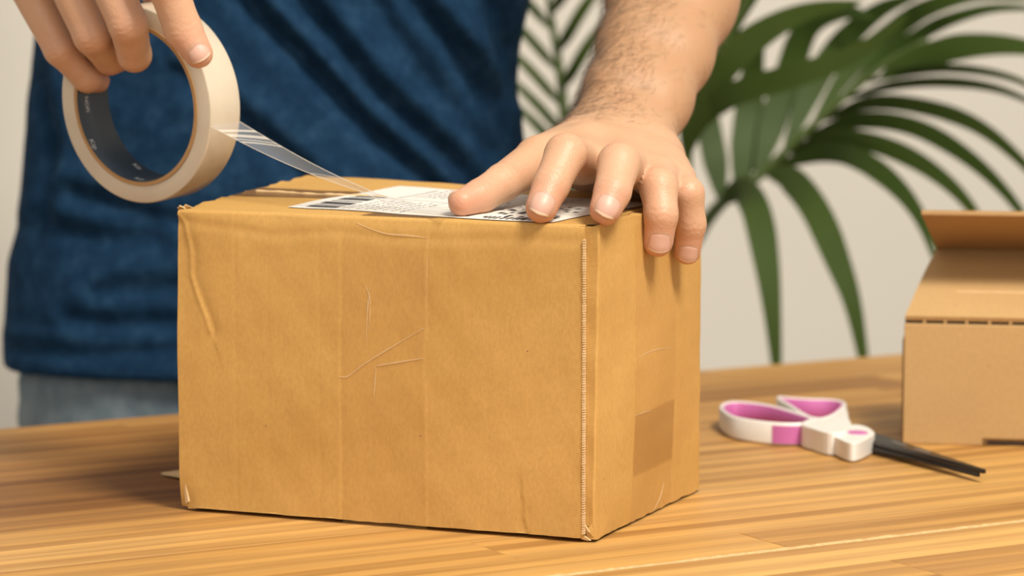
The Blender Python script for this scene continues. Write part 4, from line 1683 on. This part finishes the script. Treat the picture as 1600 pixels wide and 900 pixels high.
# ------------------------------------------------------------------ palm
base_p = np.array([0.16, 2.42, 0.0])
palmo = tag(empty('potted_palm', base_p), 'green potted palm with long arching fronds behind the table', 'plant')
an = np.linspace(0, 2 * math.pi, 40, endpoint=False)
prof = [(0.095, 0.0), (0.105, 0.01), (0.135, 0.24), (0.142, 0.25), (0.142, 0.27), (0.130, 0.27), (0.128, 0.235)]
A = np.array([[base_p + [r * math.cos(t), r * math.sin(t), z] for t in an] for r, z in prof])
mb = MB().grid(A, closed=True)
mb.F.append(tuple(range(39, -1, -1)))
mb.M.append(0)
mb.build('pot', M['pot'], palmo, smooth=True)
MB().extrude([(base_p[0] + 0.129 * math.cos(t), base_p[1] + 0.129 * math.sin(t)) for t in an], 0.20, 0.24).build('soil', M['soil'], palmo)


def frond(pts3, r0, r1):
    c = spline(pts3, 40)
    o_ = MB().tube(c, np.linspace(r0, r1, 40), 8).build('frond', M['stalk'], palmo, smooth=True)
    return o_


def leaflet(fr_o, pts, wpx, twist=0.0, flat=1.0):
    """pts: list of (px,py,Y); wpx: full width in pixels at its broadest"""
    c = spline([P(*q) for q in pts], 26)
    n_ = len(c)
    t = np.linspace(0, 1, n_)
    wd = wpx * c[n_ // 2][1] / FPX / 2
    prof_ = np.minimum(1, (t / 0.22) ** 0.7 * 0.85 + 0.15) * np.clip((1 - t) / 0.50, 0, 1) ** 0.62
    tg = np.gradient(c, axis=0)
    rows_ = []
    for i in range(n_):
        tt_ = nrm(tg[i])
        vw = nrm(c[i] - np.array([0, 0, CAMZ]))
        a = nrm(np.cross(tt_, vw))
        b = np.cross(tt_, a)
        ang_ = twist * (1 - 0.3 * t[i])
        wv = a * math.cos(ang_) + b * math.sin(ang_)
        nv_ = nrm(np.cross(tt_, wv))
        hw_ = max(wd * prof_[i], 0.0004)
        th_ = 0.00022
        rows_.append([c[i] - wv * hw_ + nv_ * hw_ * 0.08, c[i] - nv_ * th_, c[i] + wv * hw_ + nv_ * hw_ * 0.08, c[i] + nv_ * th_ * 2.5])
    A_ = np.array(rows_)
    # upper and lower skin kept apart so that the blade's edge stays sharp
    return MB().grid(A_[:, [0, 3, 2]]).grid(A_[:, [2, 1, 0]]).build('leaflet', M['leaf'], fr_o, smooth=True)


crown = base_p + [0, 0, 0.24]
YA = 2.36
fA = frond([crown + [.01, 0, 0], P(985, 720, 2.42), P(1060, 440, 2.40), P(1092, 365, YA + .03), P(1120, 325, YA + .02), P(1150, 299, YA), P(1195, 268, YA), P(1250, 215, YA - .01), P(1320, 152, YA - .02), P(1390, 95, YA - .03), P(1450, 62, YA - .04)], .007, .0016)
D = YA
for pts, wpx, tw in (
        (((1128, 316, D), (1158, 298, D - .02), (1182, 330, D - .05), (1198, 410, D - .07), (1208, 500, D - .08), (1218, 640, D - .08)), 47, .1),
        (((1196, 270, D), (1235, 280, D - .02), (1275, 330, D - .05), (1310, 410, D - .07), (1336, 490, D - .08), (1362, 640, D - .08)), 46, .1),
        (((1205, 262, D), (1290, 238, D - .03), (1345, 250, D - .06), (1400, 290, D - .08), (1440, 345, D - .09), (1470, 430, D - .10)), 36, .35),
        (((1228, 240, D), (1300, 216, D - .03), (1375, 226, D - .06), (1450, 262, D - .08), (1515, 322, D - .09), (1570, 420, D - .10)), 34, .45),
        (((1255, 215, D), (1340, 188, D - .03), (1425, 197, D - .06), (1505, 240, D - .08), (1575, 305, D - .09), (1640, 400, D - .10)), 32, .5),
        (((1280, 190, D), (1360, 160, D - .03), (1450, 168, D - .06), (1530, 198, D - .08), (1600, 256, D - .09), (1670, 340, D - .10)), 30, .6),
        (((1318, 155, D - .02), (1400, 132, D - .04), (1490, 128, D - .07), (1570, 142, D - .09), (1650, 180, D - .10)), 22, .8),
        (((1345, 130, D - .02), (1420, 112, D - .04), (1500, 107, D - .07), (1590, 125, D - .09), (1660, 170, D - .10)), 18, .7),
        (((1375, 122, D - .03), (1430, 95, D - .04), (1500, 73, D - .06), (1590, 72, D - .08), (1690, 95, D - .10)), 42, .1),
        # upper side
        (((1128, 318, D), (1116, 245, D + .02), (1103, 180, D + .03), (1090, 110, D + .03), (1085, 60, D + .02)), 40, .2),
        (((1152, 298, D), (1163, 220, D + .02), (1172, 150, D + .03), (1180, 85, D + .02), (1196, 40, D)), 44, .2),
        (((1182, 278, D), (1205, 200, D + .02), (1232, 115, D + .03), (1262, 42, D + .02), (1318, 18, D), (1370, 30, D - .02)), 44, .15),
        (((1226, 236, D), (1272, 130, D + .02), (1320, 62, D + .02), (1378, 14, D), (1440, -8, D - .02)), 40, .15),
        (((1268, 200, D), (1330, 105, D + .02), (1395, 48, D + .02), (1450, 12, D), (1530, -8, D - .02), (1620, 0, D - .04)), 34, .2),
        (((1300, 170, D), (1375, 97, D + .01), (1440, 52, D), (1490, 28, D - .02), (1560, 12, D - .04), (1650, 16, D - .06)), 24, .3),
        (((1160, 292, D), (1185, 215, D + .03), (1215, 140, D + .04), (1240, 80, D + .03)), 26, .2)):
    leaflet(fA, pts, wpx, tw)

YB = 2.30
fB = frond([crown + [-.01, -.02, 0], P(1010, 640, 2.36), P(1058, 420, 2.33), P(1070, 300, 2.31), P(1076, 220, YB), P(1092, 150, YB - .01), P(1130, 70, YB - .02), P(1180, -20, YB - .03), P(1230, -90, YB - .04)], .006, .0018)
for pts, wpx, tw in (
        (((1072, 245, YB), (1086, 180, YB - .02), (1130, 104, YB - .04), (1190, 52, YB - .05), (1260, 18, YB - .06), (1350, 2, YB - .08)), 50, .1),
        (((1074, 235, YB), (1100, 180, YB - .02), (1150, 145, YB - .04), (1240, 118, YB - .06), (1318, 92, YB - .07), (1375, 58, YB - .08), (1420, 20, YB - .09)), 40, .15),
        (((1120, 90, YB), (1150, 25, YB - .02), (1190, -30, YB - .03), (1240, -70, YB - .04)), 30, .1),
        (((1076, 215, YB), (1050, 120, YB + .02), (1020, 40, YB + .03), (980, -30, YB + .03)), 30, .2)):
    leaflet(fB, pts, wpx, tw)

YC = 2.46
fC = frond([crown + [-.02, .02, 0], P(970, 660, 2.44), P(910, 380, 2.45), P(884, 200, YC), P(877, 130, YC), P(870, 80, YC), P(860, 20, YC), P(852, -50, YC - .01), P(835, -160, YC - .04)], .006, .0016)
cpts = [(896, 260), (889, 220), (880, 168), (873, 112), (863, 48), (853, -10), (848, -70)]
for (x0, y0), sl_ in zip(cpts, range(7)):
    leaflet(fC, ((x0, y0, YC), (x0 - 26, y0 - 30, YC - .02), (x0 - 55, y0 - 62, YC - .03), (x0 - 95, y0 - 100, YC - .03), (x0 - 140, y0 - 138, YC - .01)), 15, .2)
for x0, y0 in ((897, 262), (886, 195), (878, 140), (871, 82), (862, 22), (852, -40)):
    leaflet(fC, ((x0, y0, YC), (x0 + 16, y0 - 28, YC - .02), (x0 + 40, y0 - 68, YC - .03), (x0 + 70, y0 - 108, YC - .03), (x0 + 110, y0 - 150, YC - .01)), 19, .2)
